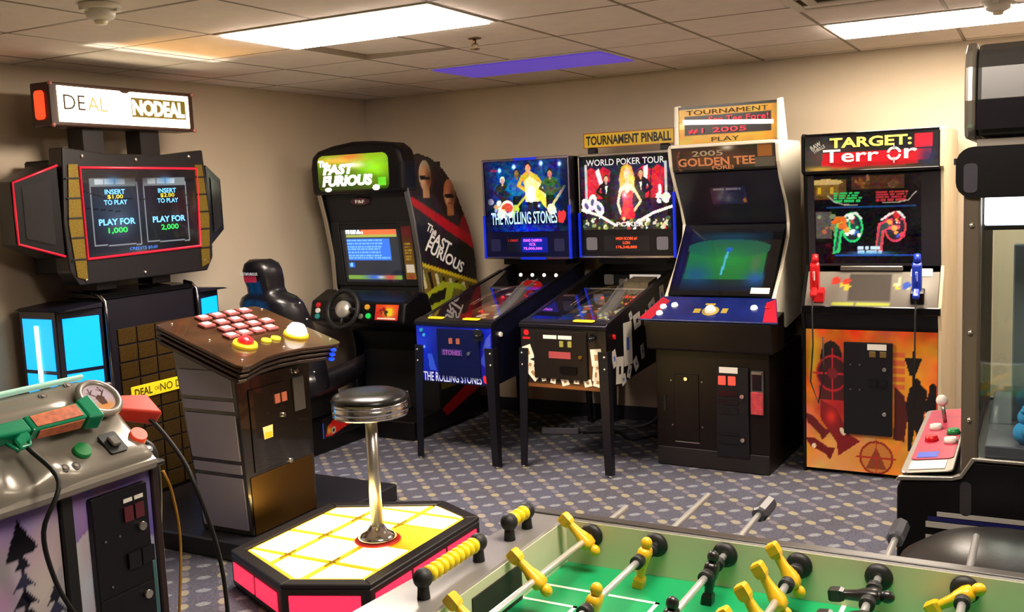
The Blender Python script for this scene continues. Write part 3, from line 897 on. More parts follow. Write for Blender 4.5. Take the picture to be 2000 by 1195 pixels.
text('lettering', 'TOURNAMENT', tp, 0, 2.096, .50, .028, INKBLACK, t, .003, .0)
text('lettering', 'PLAY', tp, -.01, 1.932, .17, .026, INKBLACK, t, .003, .0)
dots = M('led_red', '#ff3040', .4, emit='#ff2038', es=1.2)
text('lettering', 'See Tee Fore!', tp, .07, 2.05, .36, .032, dots, t, .004, .0)
text('lettering', '#1 2005', tp, -.06, 1.985, .36, .03, dots, t, .004, .0)
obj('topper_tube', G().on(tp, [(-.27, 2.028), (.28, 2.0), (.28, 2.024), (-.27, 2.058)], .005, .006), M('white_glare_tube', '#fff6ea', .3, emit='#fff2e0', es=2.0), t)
# control panel
cpp = TILT(-.072, .884, .16, .995)
obj('control_panel', G().on(cpp, [(-.415, -.005), (.415, -.005), (.345, .25), (-.345, .25)], 0, .012), M('blue_panel', '#141f5e', .25, var=.25, vs=9), t, .003)
objs('red_corner', G().on(cpp, [(-.41, 0), (-.33, 0), (-.28, .2), (-.34, .24)], .013).on(cpp, [(.33, 0), (.41, 0), (.345, .24), (.3, .2)], .013), M('red_overlay', '#a81c30', .3), t)
objs('trackball_ring', G().on(cpp, ring(.0, .1, .05), .0135).on(cpp, rect(-.1, .075, -.06, .12), .0135).on(cpp, rect(.065, .08, .1, .13), .0135).on(cpp, rect(-.05, .16, .01, .18), .0135), M('gold_print', '#a08a34', .4), t)
O, U, V = cpp
bp = lambda x, y, h: tuple(O + U * x + V * y + U.cross(V) * h)
obj('trackball', G().ball(bp(0, .1, .015), .034), M('trackball_white', '#f4efe4', .1), t)
for x, y in ((-.3, .06), (-.3, .13), (-.235, .15), (.245, .14)):
    obj('button', G().cyl(bp(x, y, .012), bp(x, y, .024), .021, .017, 16), M('lit_button_white', '#fffdf4', .3, emit='#fff4dc', es=.9), t)
obj('button', G().cyl(bp(.32, .15, .012), bp(.32, .15, .022), .017, .014, 16), REDP, t)
# front doors
d = obj('cash_door', G().on(FR(0), rect(-.225, .16, -.075, .56), .001, .006), brownb, t, .002)
obj('lock', G().cyl((-.15, -.008, .535), (-.15, -.02, .535), .011), LOCK, d)
objs('bolt', G().cyl((-.245, -.001, .52), (-.245, -.006, .52), .005, n=8).cyl((-.055, -.001, .52), (-.055, -.006, .52), .005, n=8).cyl((-.24, -.001, .25), (-.24, -.006, .25), .005, n=8).cyl((-.055, -.001, .25), (-.055, -.006, .25), .005, n=8), STEEL, t)
obj('hinge', G().box(-.225, -.075, -.006, 0, .148, .156), STEEL, t)
obj('handle_cutout', G().on(FR(0), rr(-.295, .33, -.28, .43, .006), .001, .004), BLACKM, t)
d = obj('coin_door', G().on(FR(0), rr(.035, .09, .225, .62, .006), .001, .014), doorm, t, .002)
obj('card', G().on(FR(0), rect(.055, .585, .165, .62), .0165, .001), WHITE, d)
for x in (.05, .108): obj('coin_button', G().on(FR(0), rr(x, .515, x + .045, .568, .005), .0155, .008), M('coin_red', '#e85040', .35, emit='#f04838', es=.5), d, .002)
for z0, z1 in ((.45, .485), (.4, .43), (.345, .38), (.22, .235), (.17, .18)): obj('slot_plate', G().on(FR(0), rect(.05, z0, .165, z1), .0155, .005), BLACKG, d, .001)
for z in (.455, .2): obj('lock', G().cyl((.19, -.015, z), (.19, -.03, z), .012), LOCK, d)
d = obj('bill_acceptor', G().on(FR(0), rr(.238, .35, .31, .605, .006), .001, .012), M('bill_grey', '#4a4644', .4), t, .002)
obj('bill_slot', G().on(FR(0), rect(.248, .495, .3, .59), .0135, .003), BLACKG, d)
obj('bill_bezel', G().on(FR(0), rr(.24, .355, .308, .485, .006), .0135, .012), M('bill_red', '#c04048', .35, var=.3, vs=30), d, .003)
obj('bill_cap', G().on(FR(0), rr(.245, .585, .303, .6, .004), .0135, .008), STEEL, d, .002)
# ================================================================== PINBALL MACHINES
legm = M('leg_black_steel', '#18161c', .35, .3)
lampw = M('insert_lamp', '#fff4e6', .3, emit='#fff0dc', es=3.5)
lampr = M('insert_lamp_red', '#ff3020', .3, emit='#ff3322', es=1.6)
pglass = GLASS('playfield_glass', '#f2f2f2', .03, .02)
ramp_clear = M('clear_ramp', '#b8b4b0', .15, coat=.4)
trimglow = M('painted_trim_glow', '#1a38e8', .25, .3, emit='#1430ff', es=.3)

def leg(par, x, y, ztop, sx, sy, foot=(0, 0)):
    w0, w1, th = .062, .044, .009
    def ringat(z, w, ox, oy):
        p = [(0, 0), (w, 0), (w, th), (th, th), (th, w), (0, w)]
        return [(x + ox - sx * a, y + oy - sy * b, z) for a, b in p]
    r = [ringat(.012, w1, *foot), ringat(ztop, w0, 0, 0)]
    if sx * sy < 0: r = [q[::-1] for q in r]
    l = obj('leg', G().loft(r, True, False), legm, par)
    obj('leveler_foot', G().cyl((x + foot[0] - sx * .015, y + foot[1] - sy * .015, 0), (x + foot[0] - sx * .015, y + foot[1] - sy * .015, .012), .018, .014, 12), STEEL, l)
    for dz in (.03, .1):
        obj('leg_bolt', G().ball((x - sx * .02, y + sy * .002, ztop - dz), .0085, (1, 1, 1), 8), LOCK, l)

def backglass_band():
    c = Cv(150, 104, '#061030', .66 / .47)
    c.vgrad('#040a24', '#0a1c58').soft(.45, .6, .45, .35, '#0d4a9a', .8).noise(.06, 14, 1).noise(.05, 34, 2)
    for x, y, a in ((.19, .88, -.06), (.37, .92, .02), (.7, .95, .05), (.92, .93, -.05)):
        c.poly([(x, y), (x + a - .06, .45), (x + a + .06, .45)], '#1a64b8', .35).glow(x, y, .02, .03, '#d8ecff', 1.2)
    c.person(.22, .22, .56, '#c8a088', '#d8d4cc', '#20242c', '#141820')
    c.ell(.27, .32, .09, .13, '#e8dcc8').ell(.27, .34, .07, .07, '#c8503c').ell(.2, .25, .06, .08, '#e0d8cc')
    c.spots(9, .06, .2, .18, .5, ['#d8b878', '#e8f0ff', '#9ab8e8'], .02, .045, 3)
    c.person(.40, .20, .68, '#8a5a40', '#1c1410', '#1a5aa0', '#101828').line([(.33, .2), (.38, .34), (.5, .5)], .018, '#a8b83c').ell(.38, .33, .035, .06, '#b8c048', 40)
    c.person(.60, .20, .76, '#c89068', '#2a1c12', '#c8a830', '#141620', lean=-.12)
    c.poly([(.5, .42), (.66, .42), (.72, .5), (.78, .42), (.7, .66), (.56, .78), (.5, .72)], '#f6ee9a').ell(.57, .53, .055, .12, '#fffbe0').poly([(.66, .62), (.82, .32), (.76, .3), (.62, .52)], '#ead83e')
    c.person(.80, .22, .64, '#b08060', '#14100e', '#3a4a28', '#16161c').line([(.78, .3), (.84, .4), (.97, .62)], .02, '#c8c090').ell(.81, .31, .05, .08, '#e0d8c0', 40)
    c.rect(0, 0, 1, .2, '#050a20').soft(.5, .03, .35, .09, '#1030c8', .9).spots(40, .02, .2, .98, .3, ['#0c1838', '#142a5a', '#3a6ab0', '#0a1020'], .01, .03, 9)
    c.glow(.66, .36, .015, .02, '#ddffff', .9).glow(.1, .24, .02, .02, '#ddffff', .9)
    c.noise(.09, 26, 31).noise(.1, 60, 32).soft(.0, .5, .1, .6, '#04081c', .8).soft(1, .5, .08, .6, '#04081c', .8)
    return c

def backglass_cards():
    c = Cv(150, 104, '#0c0a0e', .66 / .47)
    c.rect(.05, .06, .95, .88, '#241a30').vgrad('#2a1420', '#1c1a34', .4, .88)
    for x in (.1, .24, .68, .83):
        c.poly([(x - .06, .42), (x + .07, .42), (x + .1, .8), (x + .02, .86), (x - .04, .8)], '#b81c30').soft(x, .6, .05, .15, '#e03848', .5)
    c.poly([(.17, .8), (.21, .84), (.27, .58), (.23, .55)], '#e8e0d8').poly([(.7, .84), (.75, .86), (.74, .58), (.70, .58)], '#e8e0d8')
    c.rect(.05, .4, .075, .9, '#b8b4b0').rect(.925, .4, .95, .9, '#b8b4b0').rect(.0, .9, 1, 1, '#0c0a0e')
    c.person(.29, .18, .56, '#c89878', '#2c2018', '#16141a', '#16141a').poly([(.275, .6), (.305, .6), (.29, .48)], '#e8e4e0')
    c.person(.67, .2, .6, '#c0906c', '#241a14', '#1a181e', '#1a181e').poly([(.655, .64), (.685, .64), (.67, .52)], '#d8d4d0')
    for x, y, a in ((.06, .33, 20), (.13, .38, -10), (.2, .3, 35)):
        c.ell(x, y, .05, .11, '#dcd4e0', a).ell(x, y, .02, .05, '#5a4a78', a)
    c.spots(8, .84, .35, .95, .55, ['#f0ece8', '#d8d4d0', '#e8e4f0'], .03, .06, 4)
    c.poly([(.44, .5), (.435, .7), (.465, .85), (.52, .89), (.575, .85), (.605, .7), (.6, .5)], '#d0983c').poly([(.5, .86), (.56, .84), (.6, .66), (.585, .52), (.565, .6)], '#e0b458')
    c.poly([(.44, .555), (.49, .62), (.55, .62), (.6, .555), (.575, .46), (.465, .46)], '#ecc09a').ell(.52, .75, .034, .078, '#eebe98').ell(.52, .65, .02, .05, '#e4b088')
    c.line([(.447, .55), (.415, .36), (.445, .22)], .018, '#eec8a4').line([(.593, .55), (.665, .38), (.59, .25)], .018, '#e4b48c')
    c.poly([(.455, .51), (.49, .535), (.52, .48), (.55, .535), (.585, .51), (.57, .36), (.6, .2), (.61, .0), (.43, .0), (.445, .2), (.472, .36)], '#d02030').soft(.49, .47, .025, .04, '#ffe0d8', .8).soft(.5, .25, .03, .15, '#f05050', .6)
    c.rect(.02, 0, .98, .14, '#2a2a24').spots(70, .02, .0, .98, .17, ['#c8c0a8', '#8a8a5c', '#b83838', '#e8e4d8', '#4a5a38', '#d8c890', '#2c2c34'], .012, .035, 6)
    c.line([(.0, .28), (.2, .2), (.38, .06)], .018, '#f2ecdc').line([(1, .3), (.8, .22), (.62, .1)], .018, '#f2ecdc').glow(.53, .5, .14, .2, '#ffe8d0', .25)
    c.noise(.07, 26, 33).noise(.09, 60, 34)
    return c

def pinball(name, lab, loc, rotz, kind):
    t = thing(name, lab, 'pinball machine', loc, rotz, 'pinball machines along the back wall')
    A = kind == 'band'
    hw = .283
    zl = lambda y: .88 + .232 * y
    bodym = M('blue_cabinet', '#0c1450', .35) if A else M('black_cabinet', '#15110f', .35)
    sd = [(0, .50), (0, .88), (1.22, zl(1.22)), (1.22, .60)]
    for s in (-1, 1):
        p = obj('cabinet_side', G().prism(sd, s * hw, s * (hw - .018), 'x'), BLACK if not A else M('navy_side', '#0e0f22', .3, var=.6, vs=4), t, .002)
        obj('side_rail', G().prism([(.0, .875), (.0, .888), (1.0, zl(1.0) + .008), (1.0, zl(1.0) - .01)], s * (hw + .003), s * (hw - .022), 'x'), M('black_rail', '#1a181c', .25, .5), p)
    obj('bottom_board', G().prism([(0.02, .50), (0.02, .515), (1.2, .615), (1.2, .60)], -hw + .02, hw - .02, 'x'), BLACKM, t)
    obj('rear_board', G().box(-hw + .02, hw - .02, 1.2, 1.22, .62, zl(1.2)), BLACKM, t)
    obj('front_board', G().box(-hw, hw, -.001, .017, .50, .872), bodym, t, .001)
    obj('lockdown_bar', G().prism([(-.012, .862), (-.012, .884), (.005, .895), (.06, .905), (.06, .888), (.005, .862)], -hw - .008, hw + .008, 'x'), M('lockbar_dark', '#232026', .3, .6), t, .002)
    pads = [(-.205, -.085), (.06, .185)] if A else [(.06, .2)]
    for a, b in pads:
        obj('yellow_pad', G().on(TILT(.0, .896, .06, .906), rr(a, .01, b, .05, .018), .002, .006), YELP, t, .002)
    # front print
    if A:
        c = Cv(90, 60, '#0a1490', .56 / .37)
        c.vgrad('#0c1270', '#1220b0').soft(.05, .6, .2, .5, '#1830d8', .8).soft(.5, .6, .25, .5, '#0a0e50', .8).noise(.05, 8, 3)
        c.poly([(.14, .5), (.2, .5), (.26, .2), (.16, .22)], '#3a60e0', .7).glow(.1, .62, .012, .02, '#a8d8ff', 1).poly([(.92, .3), (1, .35), (.98, .75), (.9, .6), (.84, .4)], '#3848b8', .8).poly([(.88, .62), (.98, .7), (.99, .9), (.93, .82)], '#5a6ac8', .6).poly([(.75, .94), (.86, .86), (.84, .98)], '#7aa0e8')
        c.ell(.1, .83, .02, .03, '#38a8c8').rect(0, 0, 1, .02, '#0a0a20')
        art('front_artwork', c, FR(0), -hw, .502, hw, .86, t, PRINT('blue_print', .12, 1, .3), .002)
        text('lettering', 'THE ROLLING STONES', FR(0), -.02, .538, .44, .058, M('ink_pale', '#c8d0e8', .5, emit='#c0c8e8', es=.25), t, .004, .01)
        obj('tongue_mark', G().on(FR(0), [(.215, .525), (.24, .512), (.258, .53), (.262, .56), (.245, .572), (.235, .56), (.22, .568), (.21, .555)], .004), M('ink_red_lit', '#e0202c', .5, emit='#e0202c', es=.3), t)
        text('lettering', 'STONES', FR(0), .0, .70, .13, .03, M('ink_violet', '#8a50a8', .5), t, .026, .03)
        dr = (-.115, .55, .2, .845)
    else:
        c = Cv(90, 60, '#16100c', .56 / .37)
        c.soft(.85, .3, .3, .35, '#7a4a18', .7).rect(.14, .2, .8, .98, '#120e0c').rect(0, 0, 1, .06, '#5a3414').soft(.5, .03, .4, .05, '#b06a30', .7)
        art('front_artwork', c, FR(0), -hw, .502, hw, .86, t, PR, .002)
        cardm = M('card_face', '#e8dcc4', .4, emit='#f4dcb0', es=.18)
        for x, z, a, w, h in ((-.235, .71, .35, .06, .085), (-.225, .635, -.3, .05, .06), (-.205, .585, .75, .06, .09), (-.135, .555, .2, .03, .03), (-.07, .55, -.2, .035, .04), (.01, .545, .3, .05, .045), (.085, .552, 0, .035, .03), (.16, .545, .25, .05, .04), (.215, .60, -.1, .045, .08), (.22, .70, .1, .07, .10), (.225, .64, .4, .045, .05), (.225, .555, -.2, .055, .055)):
            ca, sa = math.cos(a), math.sin(a)
            pts = [(x + u * w * ca / 2 - v * h * sa / 2, z + u * w * sa / 2 + v * h * ca / 2) for u, v in ((-1, -1), (1, -1), (1, 1), (-1, 1))]
            k = obj('card_decal', G().on(FR(0), pts, .003, .0008), cardm, t)
            s3 = [(x + (px - x) * .35, z + (pz - z) * .35) for px, pz in pts]
            obj('card_pip', G().on(FR(0), s3, .0045), M('pip_brown', '#b08050', .5), k)
        obj('red_emblem', G().on(FR(0), ring(-.245, .83, .018), .003).on(FR(0), rect(-.27, .79, -.22, .803), .003), INKRED, t)
        dr = (-.19, .56, .165, .845)
    # coin door
    d = obj('coin_door', G().on(FR(0), rr(*dr, .008), .003, .014), M('pin_door_blue', '#0c1242', .35, .3) if A else M('pin_door_brown', '#221a15', .35, .3), t, .002)
    cx = .0 if A else -.0
    if A:
        for x in (-.02, .035): obj('coin_button', G().on(FR(0), rr(x, .755, x + .025, .79, .003), .018, .006), M('dim_amber', '#8a4a38', .4, emit='#a85838', es=.3), d)
        obj('price_plate', G().on(FR(0), rect(-.08, .68, .075, .72), .018, .002), M('plate_violet', '#3a2a70', .4), d)
        obj('key_plate', G().on(FR(0), rr(.17, .78, .23, .85, .004), .018, .002), BLACKM, d)
    else:
        for x in (-.12, -.02): obj('price_card', G().on(FR(0), rect(x, .80, x + .09, .822), .018, .001), WHITE, d)
        for x in (-.01, .045): obj('coin_button', G().on(FR(0), rr(x, .755, x + .025, .79, .003), .018, .006), M('dim_olive', '#8a8440', .4, emit='#9a8c38', es=.3), d)
        obj('price_plate', G().on(FR(0), rect(-.085, .685, .06, .725), .018, .002), M('plate_red', '#a8484a', .4), d)
        obj('coin_return', G().on(FR(0), rr(-.01, .60, .1, .64, .004), .018, .01), BLACKG, d)
    obj('lock', G().cyl((.125, -.018, .70), (.125, -.03, .70), .011), LOCK if A else M('brass_lock', '#d8a850', .25, 1), d)
    obj('start_button', G().cyl((-.24 if A else .2, 0, .83), (-.24 if A else .2, -.012, .83), .012), M('button_teal', '#2a90b8', .3) if A else BLACKG, t)
    obj('plunger', G().cyl((.215, -.002, .815), (.215, -.05, .815), .012, .01).ball((.215, -.06, .815), .017), BLACKG, t)
    for s in (-1, 1):
        obj('flipper_button', G().cyl((s * hw, .09, .81), (s * (hw + .014), .09, .81), .017, .014), WHITE if A else REDP, t)
    if not A:   # playing cards printed along the right side
        cm = M('card_side', '#a8a298', .4)
        for y, z, a, w, h in ((.10, .68, .3, .06, .10), (.17, .60, -.1, .10, .16), (.29, .74, .0, .12, .26), (.40, .60, .5, .06, .08), (.30, .57, -.4, .05, .08), (.22, .535, .3, .06, .06), (.43, .86, .2, .1, .09), (.56, .86, -.3, .04, .1), (.66, .92, .4, .10, .08), (.82, .97, .1, .07, .13), (.5, .66, .2, .05, .09), (.34, .9, .4, .04, .05)):
            ca, sa = math.cos(a), math.sin(a)
            pts = [(y + u * w * ca / 2 - v * h * sa / 2, z + u * w * sa / 2 + v * h * ca / 2) for u, v in ((-1, -1), (1, -1), (1, 1), (-1, 1))]
            k = obj('card_decal', G().on(RS(hw), pts, .001, .0008), cm, t)
            s3 = [(y + (px - y) * .3, z + (pz - z) * .3) for px, pz in pts]
            obj('card_pip', G().on(RS(hw), s3, .0025), INKBLACK if int(y * 100) % 2 else M('pip_blue', '#2a4aa0', .5), k)
        obj('side_medallion', G().on(RS(hw), ring(.97, 1.0, .04, .07), .001, .001), GOLD, t)
    # legs
    for s in (-1, 1):
        leg(t, s * (hw + .012), -.012, .735, s, -1, (s * .012, -.012))
        leg(t, s * (hw + .012), 1.232, .86, s, 1, (s * .01, .01))
    # playfield
    zp = lambda y: .775 + .17 * y
    pf = TILT(.05, zp(.05), 1.1, zp(1.1))
    c = Cv(90, 160, '#4a2a20' if A else '#4a3c2c', .53 / 1.06)
    if A:
        c.noise(.1, 12, 5).soft(.5, .8, .5, .2, '#a8281c', .8).soft(.4, .45, .4, .2, '#8a3420', .8).soft(.3, .6, .3, .1, '#d0a878', .6).soft(.75, .5, .15, .2, '#c89870', .6).spots(110, .05, .05, .95, .95, ['#c83020', '#e8c088', '#3a3030', '#f4e8d8', '#801c18', '#9a3c24', '#e87838'], .01, .035, 8)
        c.rect(.1, .0, .9, .06, '#1a1a1c')
    else:
        c.noise(.1, 12, 6).soft(.6, .5, .4, .15, '#a08858', .8).soft(.35, .18, .3, .12, '#c8b828', .9).soft(.4, .3, .3, .1, '#284a80', .8).soft(.6, .6, .4, .2, '#5a4428', .8).soft(.6, .85, .4, .1, '#a89078', .7).spots(110, .05, .05, .95, .95, ['#d8c838', '#3858a8', '#c8c0b0', '#883028', '#d87030', '#28324a'], .012, .04, 12)
    art('playfield', c, pf, -.262, 0, .262, 1.05, t, PRINT('playfield_print', 1.0, 1, .2, .4), .0)
    pp = lambda x, y, h: (x, y, zp(y) + h)
    apr = obj('apron', G().prism([(.04, zp(.04) + .002), (.04, zp(.04) + .03), (.17, zp(.17) + .02), (.17, zp(.17) + .002)], -.25, .25, 'x'), BLACKG if A else M('apron_yellow', '#c8b82a', .35, var=.5, vs=14), t, .003)
    if not A: obj('instruction_card', G().on(TILT(.045, zp(.04) + .032, .165, zp(.17) + .022), rect(-.07, .02, .07, .1), .003, .001), WHITE, apr)
    for s in (-1, 1):
        obj('flipper', G().prism([(s * .11, .30), (s * .105, .32), (s * .035, .262), (s * .035, .252)][::s], zp(.28) + .004, zp(.28) + .028, 'z'), WHITE, t, .003)
        obj('slingshot', G().prism([(s * .2, .36), (s * .12, .38), (s * .19, .5)][::s], zp(.42), zp(.42) + .04, 'z'), M('plastic_red_clear', '#a02820', .2) if A else M('plastic_blue', '#2a4488', .2), t, .003)
    for x, y in ((-.1, .74), (.06, .78), (-.02, .86)):
        b = obj('pop_bumper', G().cyl(pp(x, y, 0), pp(x, y, .035), .024).lathe([(.0001, .05), (.03, .046), (.036, .036), (.0001, .034)][::-1], 18, pp(x, y, 0)), REDP if A else M('bumper_amber', '#a87838', .3), t)
        obj('cap_lamp', G().ball(pp(x, y, .052), .012, n=8), lampr, b)
    for pts in ([(-.2, .5), (-.22, .75), (-.15, .95), (.0, 1.02), (.12, .95)], [(.2, .45), (.21, .7), (.17, .9), (.05, .98)], [(.14, .55), (.1, .75), (.16, .93)]):
        obj('wire_ramp', G().tube([pp(x - .012, y, .07) for x, y in pts], .004, 6).tube([pp(x + .012, y, .07) for x, y in pts], .004, 6), CHROME if A else M('brass_wire', '#b8a070', .25, 1), t)
    obj('ramp', G().loft([[pp(.02 + dx, y, h) for dx, h in ((-.04, hh), (.04, hh), (.04, hh + .03), (.034, hh + .03), (.034, hh + .005), (-.034, hh + .005), (-.034, hh + .03), (-.04, hh + .03))] for y, hh in ((.5, .003), (.65, .03), (.8, .08), (.95, .1))], True, False), ramp_clear, t)
    if A:
        k = obj('lips_toy', G().ball(pp(.02, .92, .09), .07, (1.3, .6, .5)).ball(pp(.0, .9, .06), .04, (1, .6, 1)), M('toy_red', '#c8201c', .25, emit='#d02018', es=.5), t)
        for q in range(4): obj('flasher', G().ball((-.10 + q * .095, .985, 1.085), .013, n=8), lampw, t)
        for x, y in ((-.15, .55), (.1, .5), (-.2, .4), (.12, .47), (.0, .62), (-.1, .35)): obj('insert_lamp', G().ball(pp(x, y, .012), .01, n=8), lampw if x > .05 else lampr, t)
    else:
        obj('back_panel_light', G().box(-.02, .2, 1.0, 1.01, 1.02, 1.085), M('panel_glow', '#f4e8e0', .4, emit='#fff0e4', es=1.0), t)
        obj('card_house', G().prism([(.78, zp(.8) + .04), (.8, zp(.8) + .14), (.95, zp(.95) + .14), (.95, zp(.95) + .04)], .03, .2, 'x'), M('felt_cream', '#a89878', .5, var=.3, vs=30), t)
        for x, y in ((.05, .88), (.15, .9), (-.05, .8)): obj('insert_lamp', G().ball(pp(x, y, .05), .012, n=8), lampr, t)
        for x, z in ((-.17, 1.05), (-.06, 1.02)): obj('chip_plate', G().on(FR(.995), rr(x - .035, z - .035, x + .035, z + .035, .012), .001, .004), M('chip_grey', '#8a8680', .4), t)
    obj('playfield_glass', G().prism([(.055, .894), (.055, .898), (1.0, zl(1.0) + .0), (1.0, zl(1.0) - .004)], -hw + .023, hw - .023, 'x'), pglass, t)
    # backbox
    y0, z0, z1, bw = .93, 1.205, 1.89, .346
    obj('neck', G().box(-.25, .25, 1.01, 1.2, zl(1.1) + .02, z0), BLACK, t)
    obj('backbox', G().box(-bw, bw, y0 + .004, y0 + .25, z0, z1), BLACK, t, .003)
    bf = FR(y0)
    tr = CHROME if not A else M('chrome_violet', '#b0a8c8', .2, 1)
    for x0, x1, a0, a1, m in ((-bw, bw, z1 - .014, z1 + .004, tr), (-bw, bw, z0 - .004, z0 + .012, tr), (-bw, -bw + .012, z0 + .012, z1 - .014, tr), (bw - .012, bw, z0 + .012, z1 - .014, tr)):
        obj('backbox_trim', G().on(bf, rect(x0, a0, x1, a1), -.004, .016), m, t, .004)
    # blue sheen on the trim, put in as glowing coloured strips; no lamps there
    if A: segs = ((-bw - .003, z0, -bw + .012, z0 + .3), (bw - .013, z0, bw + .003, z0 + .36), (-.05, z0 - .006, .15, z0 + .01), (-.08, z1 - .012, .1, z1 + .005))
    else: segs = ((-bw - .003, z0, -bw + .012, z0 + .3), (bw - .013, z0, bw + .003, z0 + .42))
    for s in segs: obj('trim_glow_strip', G().on(bf, rect(*s), .0, .0155), trimglow, t)
    zs = z0 + .185
    art('backglass', backglass_band() if A else backglass_cards(), bf, -.328, zs, .328, z1 - .016, t, PRINT('backglass_print', 1.15, .4, .15), .004)
    if A:
        sil = M('logo_silver', '#b8e4f0', .4, emit='#a8d8f0', es=.75)
        text('lettering', 'THE ROLLING STONES', bf, -.02, zs + .095, .53, .085, sil, t, .007, .012, rot=.012)
        obj('tongue_mark', G().on(bf, [(.255, zs + .06), (.29, zs + .055), (.31, zs + .09), (.315, zs + .125), (.295, zs + .145), (.28, zs + .13), (.262, zs + .142), (.248, zs + .115)], .007), M('logo_red', '#c82c34', .4, emit='#c02830', es=.6), t)
        text('lettering', 'STERN', bf, -.25, zs + .425, .05, .015, M('logo_red', '#c82c34', .4), t, .007, .01)
    else:
        sil = M('logo_white', '#d8d8d8', .4, emit='#d8d8e0', es=.55)
        text('lettering', 'WORLD POKER TOUR', bf, .0, zs + .445, .56, .042, sil, t, .007, .01)
        text('lettering', 'POKER', bf, .03, zs + .035, .2, .03, sil, t, .007, .03)
    obj('speaker_panel', G().on(bf, rect(-.332, z0 + .012, .332, zs - .002), .002, .004), M('panel_navy', '#0a0c34', .25) if A else M('panel_black', '#100e10', .25), t)
    for s in (-1, 1): obj('speaker_grille', G().on(bf, rr(s * .255 - .04, z0 + .05, s * .255 + .04, z0 + .135, .012), .006, .003), M('grille_navy', '#14184a', .5) if A else M('grille_grey', '#77747c', .5), t)
    dm = Cv(90, 24, '#16141a', .34 / .1)
    if A: dm.rect(.36, 0, 1, 1, '#0c1e9a').soft(.6, .5, .3, .5, '#1a34d0', .6)
    else: dm.rect(0, 0, 1, 1, '#1e1b1c')
    art('dot_display', dm, bf, -.165, z0 + .042, .165, z0 + .145, t, PRINT('dot_display_print', .7, .3, .2), .0075)
    dc = M('dots_violet', '#c860e8', .4, emit='#d060f0', es=1.5) if A else M('dots_orange', '#f05028', .4, emit='#ff4a20', es=1.5)
    rows = (('GRAND CHAMPION', .125), ('KCK', .098), ('75,000,000', .068)) if A else (('HIGH SCORE #1', .125), ('LON', .098), ('176,248,880', .068))
    for s, dz in rows: text('lettering', s, bf, .045 if A else .0, z0 + dz, .15 if len(s) > 4 else .05, .02, dc, t, .009, .015)
    if A: text('lettering', '1 CREDIT', bf, -.11, z0 + .125, .08, .015, M('dots_red', '#c02828', .4, emit='#d02828', es=.8), t, .009, .01)
    return t

pinball('pinball_machine', 'blue pinball machine with band backglass beside the racing cabinet', (-3.165, 5.115, 0), -4, 'band')
p2 = pinball('pinball_machine', 'black pinball machine decorated with playing cards, beside the golf cabinet', (-2.445, 5.165, 0), -3.5, 'cards')
# clip-on sign above the second machine
t = thing('tournament_sign', 'yellow sign with black lettering on top of the card pinball machine', 'sign', (-2.375, 6.13, 1.898), -3.5)
obj('panel', G().box(-.325, .325, -.006, .006, .035, .135), M('sign_yellow', '#f0c818', .4), t, .003)
obj('border', G().on(FR(-.006), rect(-.325, .035, .325, .041), .0006).on(FR(-.006), rect(-.325, .129, .325, .135), .0006).on(FR(-.006), rect(-.325, .041, -.319, .129), .0006).on(FR(-.006), rect(.319, .041, .325, .129), .0006), M('sign_orange', '#a85418', .4), t)
text('lettering', 'TOURNAMENT PINBALL', FR(-.006), 0, .085, .61, .062, INKBLACK, t, .0012, .035)
for x in (-.26, .26): obj('clip', G().prism([(-.02, .0), (-.02, .03), (.0, .045), (.02, .03), (.02, .0)], x - .03, x + .03, 'x'), RUBBER, t, .003)
# ================================================================== SIT-DOWN RACING CABINET (corner)
t = thing('racing_cabinet', 'black sit-down racing arcade cabinet with steering wheel in the corner', 'racing game', (-4.09, 5.45, 0), -2)
HW = .395
sidep = [(.08, 1.9), (.05, 1.78), (.12, 1.5), (.17, 1.25), (.18, .95), (.30, .75), (.34, .6), (.34, .16), (.06, .14), (.06, .03), (.86, .03), (.88, .6), (.875, 1.1), (.85, 1.28), (.80, 1.42), (.69, 1.6), (.6, 1.75), (.5, 1.84), (.35, 1.92), (.2, 1.95)]
for s in (-1, 1):
    obj('side_panel', G().prism(sidep, s * (HW - .03), s * (HW - .012), 'x'), BLACK, t, .002)
# side artwork on the right flank
sa = Cv(110, 190, '#171216', .84 / 1.92)
v = lambda z: (z - .03) / 1.92
uu = lambda y: (y - .05) / .84
sa.noise(.03, 9, 4).poly([(uu(.05), v(1.65)), (uu(.45), v(1.5)), (uu(.9), v(1.25)), (uu(.9), v(1.95)), (uu(.05), v(1.95))], '#20120f')
for y, z, c1, hr in ((.27, 1.79, '#c08a60', '#a89878'), (.56, 1.66, '#a06440', '#9a6038')):
    sa.poly([(uu(y - .2), v(z - .3)), (uu(y - .17), v(z - .17)), (uu(y - .04), v(z - .11)), (uu(y + .06), v(z - .11)), (uu(y + .19), v(z - .19)), (uu(y + .22), v(z - .36))], '#2c2224')
    sa.rect(uu(y - .035), v(z - .14), uu(y + .045), v(z - .05), c1).ell(uu(y), v(z + .015), .085, .052, hr).ell(uu(y + .005), v(z - .005), .076, .047, c1)
    sa.soft(uu(y + .05), v(z - .01), .05, .04, '#4a2414', .85).soft(uu(y - .03), v(z - .02), .03, .02, '#e8b890', .7).poly([(uu(y - .065), v(z + .012)), (uu(y + .065), v(z + .004)), (uu(y + .06), v(z - .02)), (uu(y - .055), v(z - .014))], '#120a08').rect(uu(y - .02), v(z - .062), uu(y + .03), v(z - .055), '#6a2c20')
sa.poly([(uu(.66), v(1.42)), (uu(.9), v(1.3)), (uu(.9), v(1.6)), (uu(.78), v(1.6))], '#8a1420')
sa.poly([(uu(.08), v(1.62)), (uu(.5), v(1.42)), (uu(.9), v(1.24)), (uu(.9), v(1.33)), (uu(.6), v(1.455)), (uu(.1), v(1.665))], '#b01820')
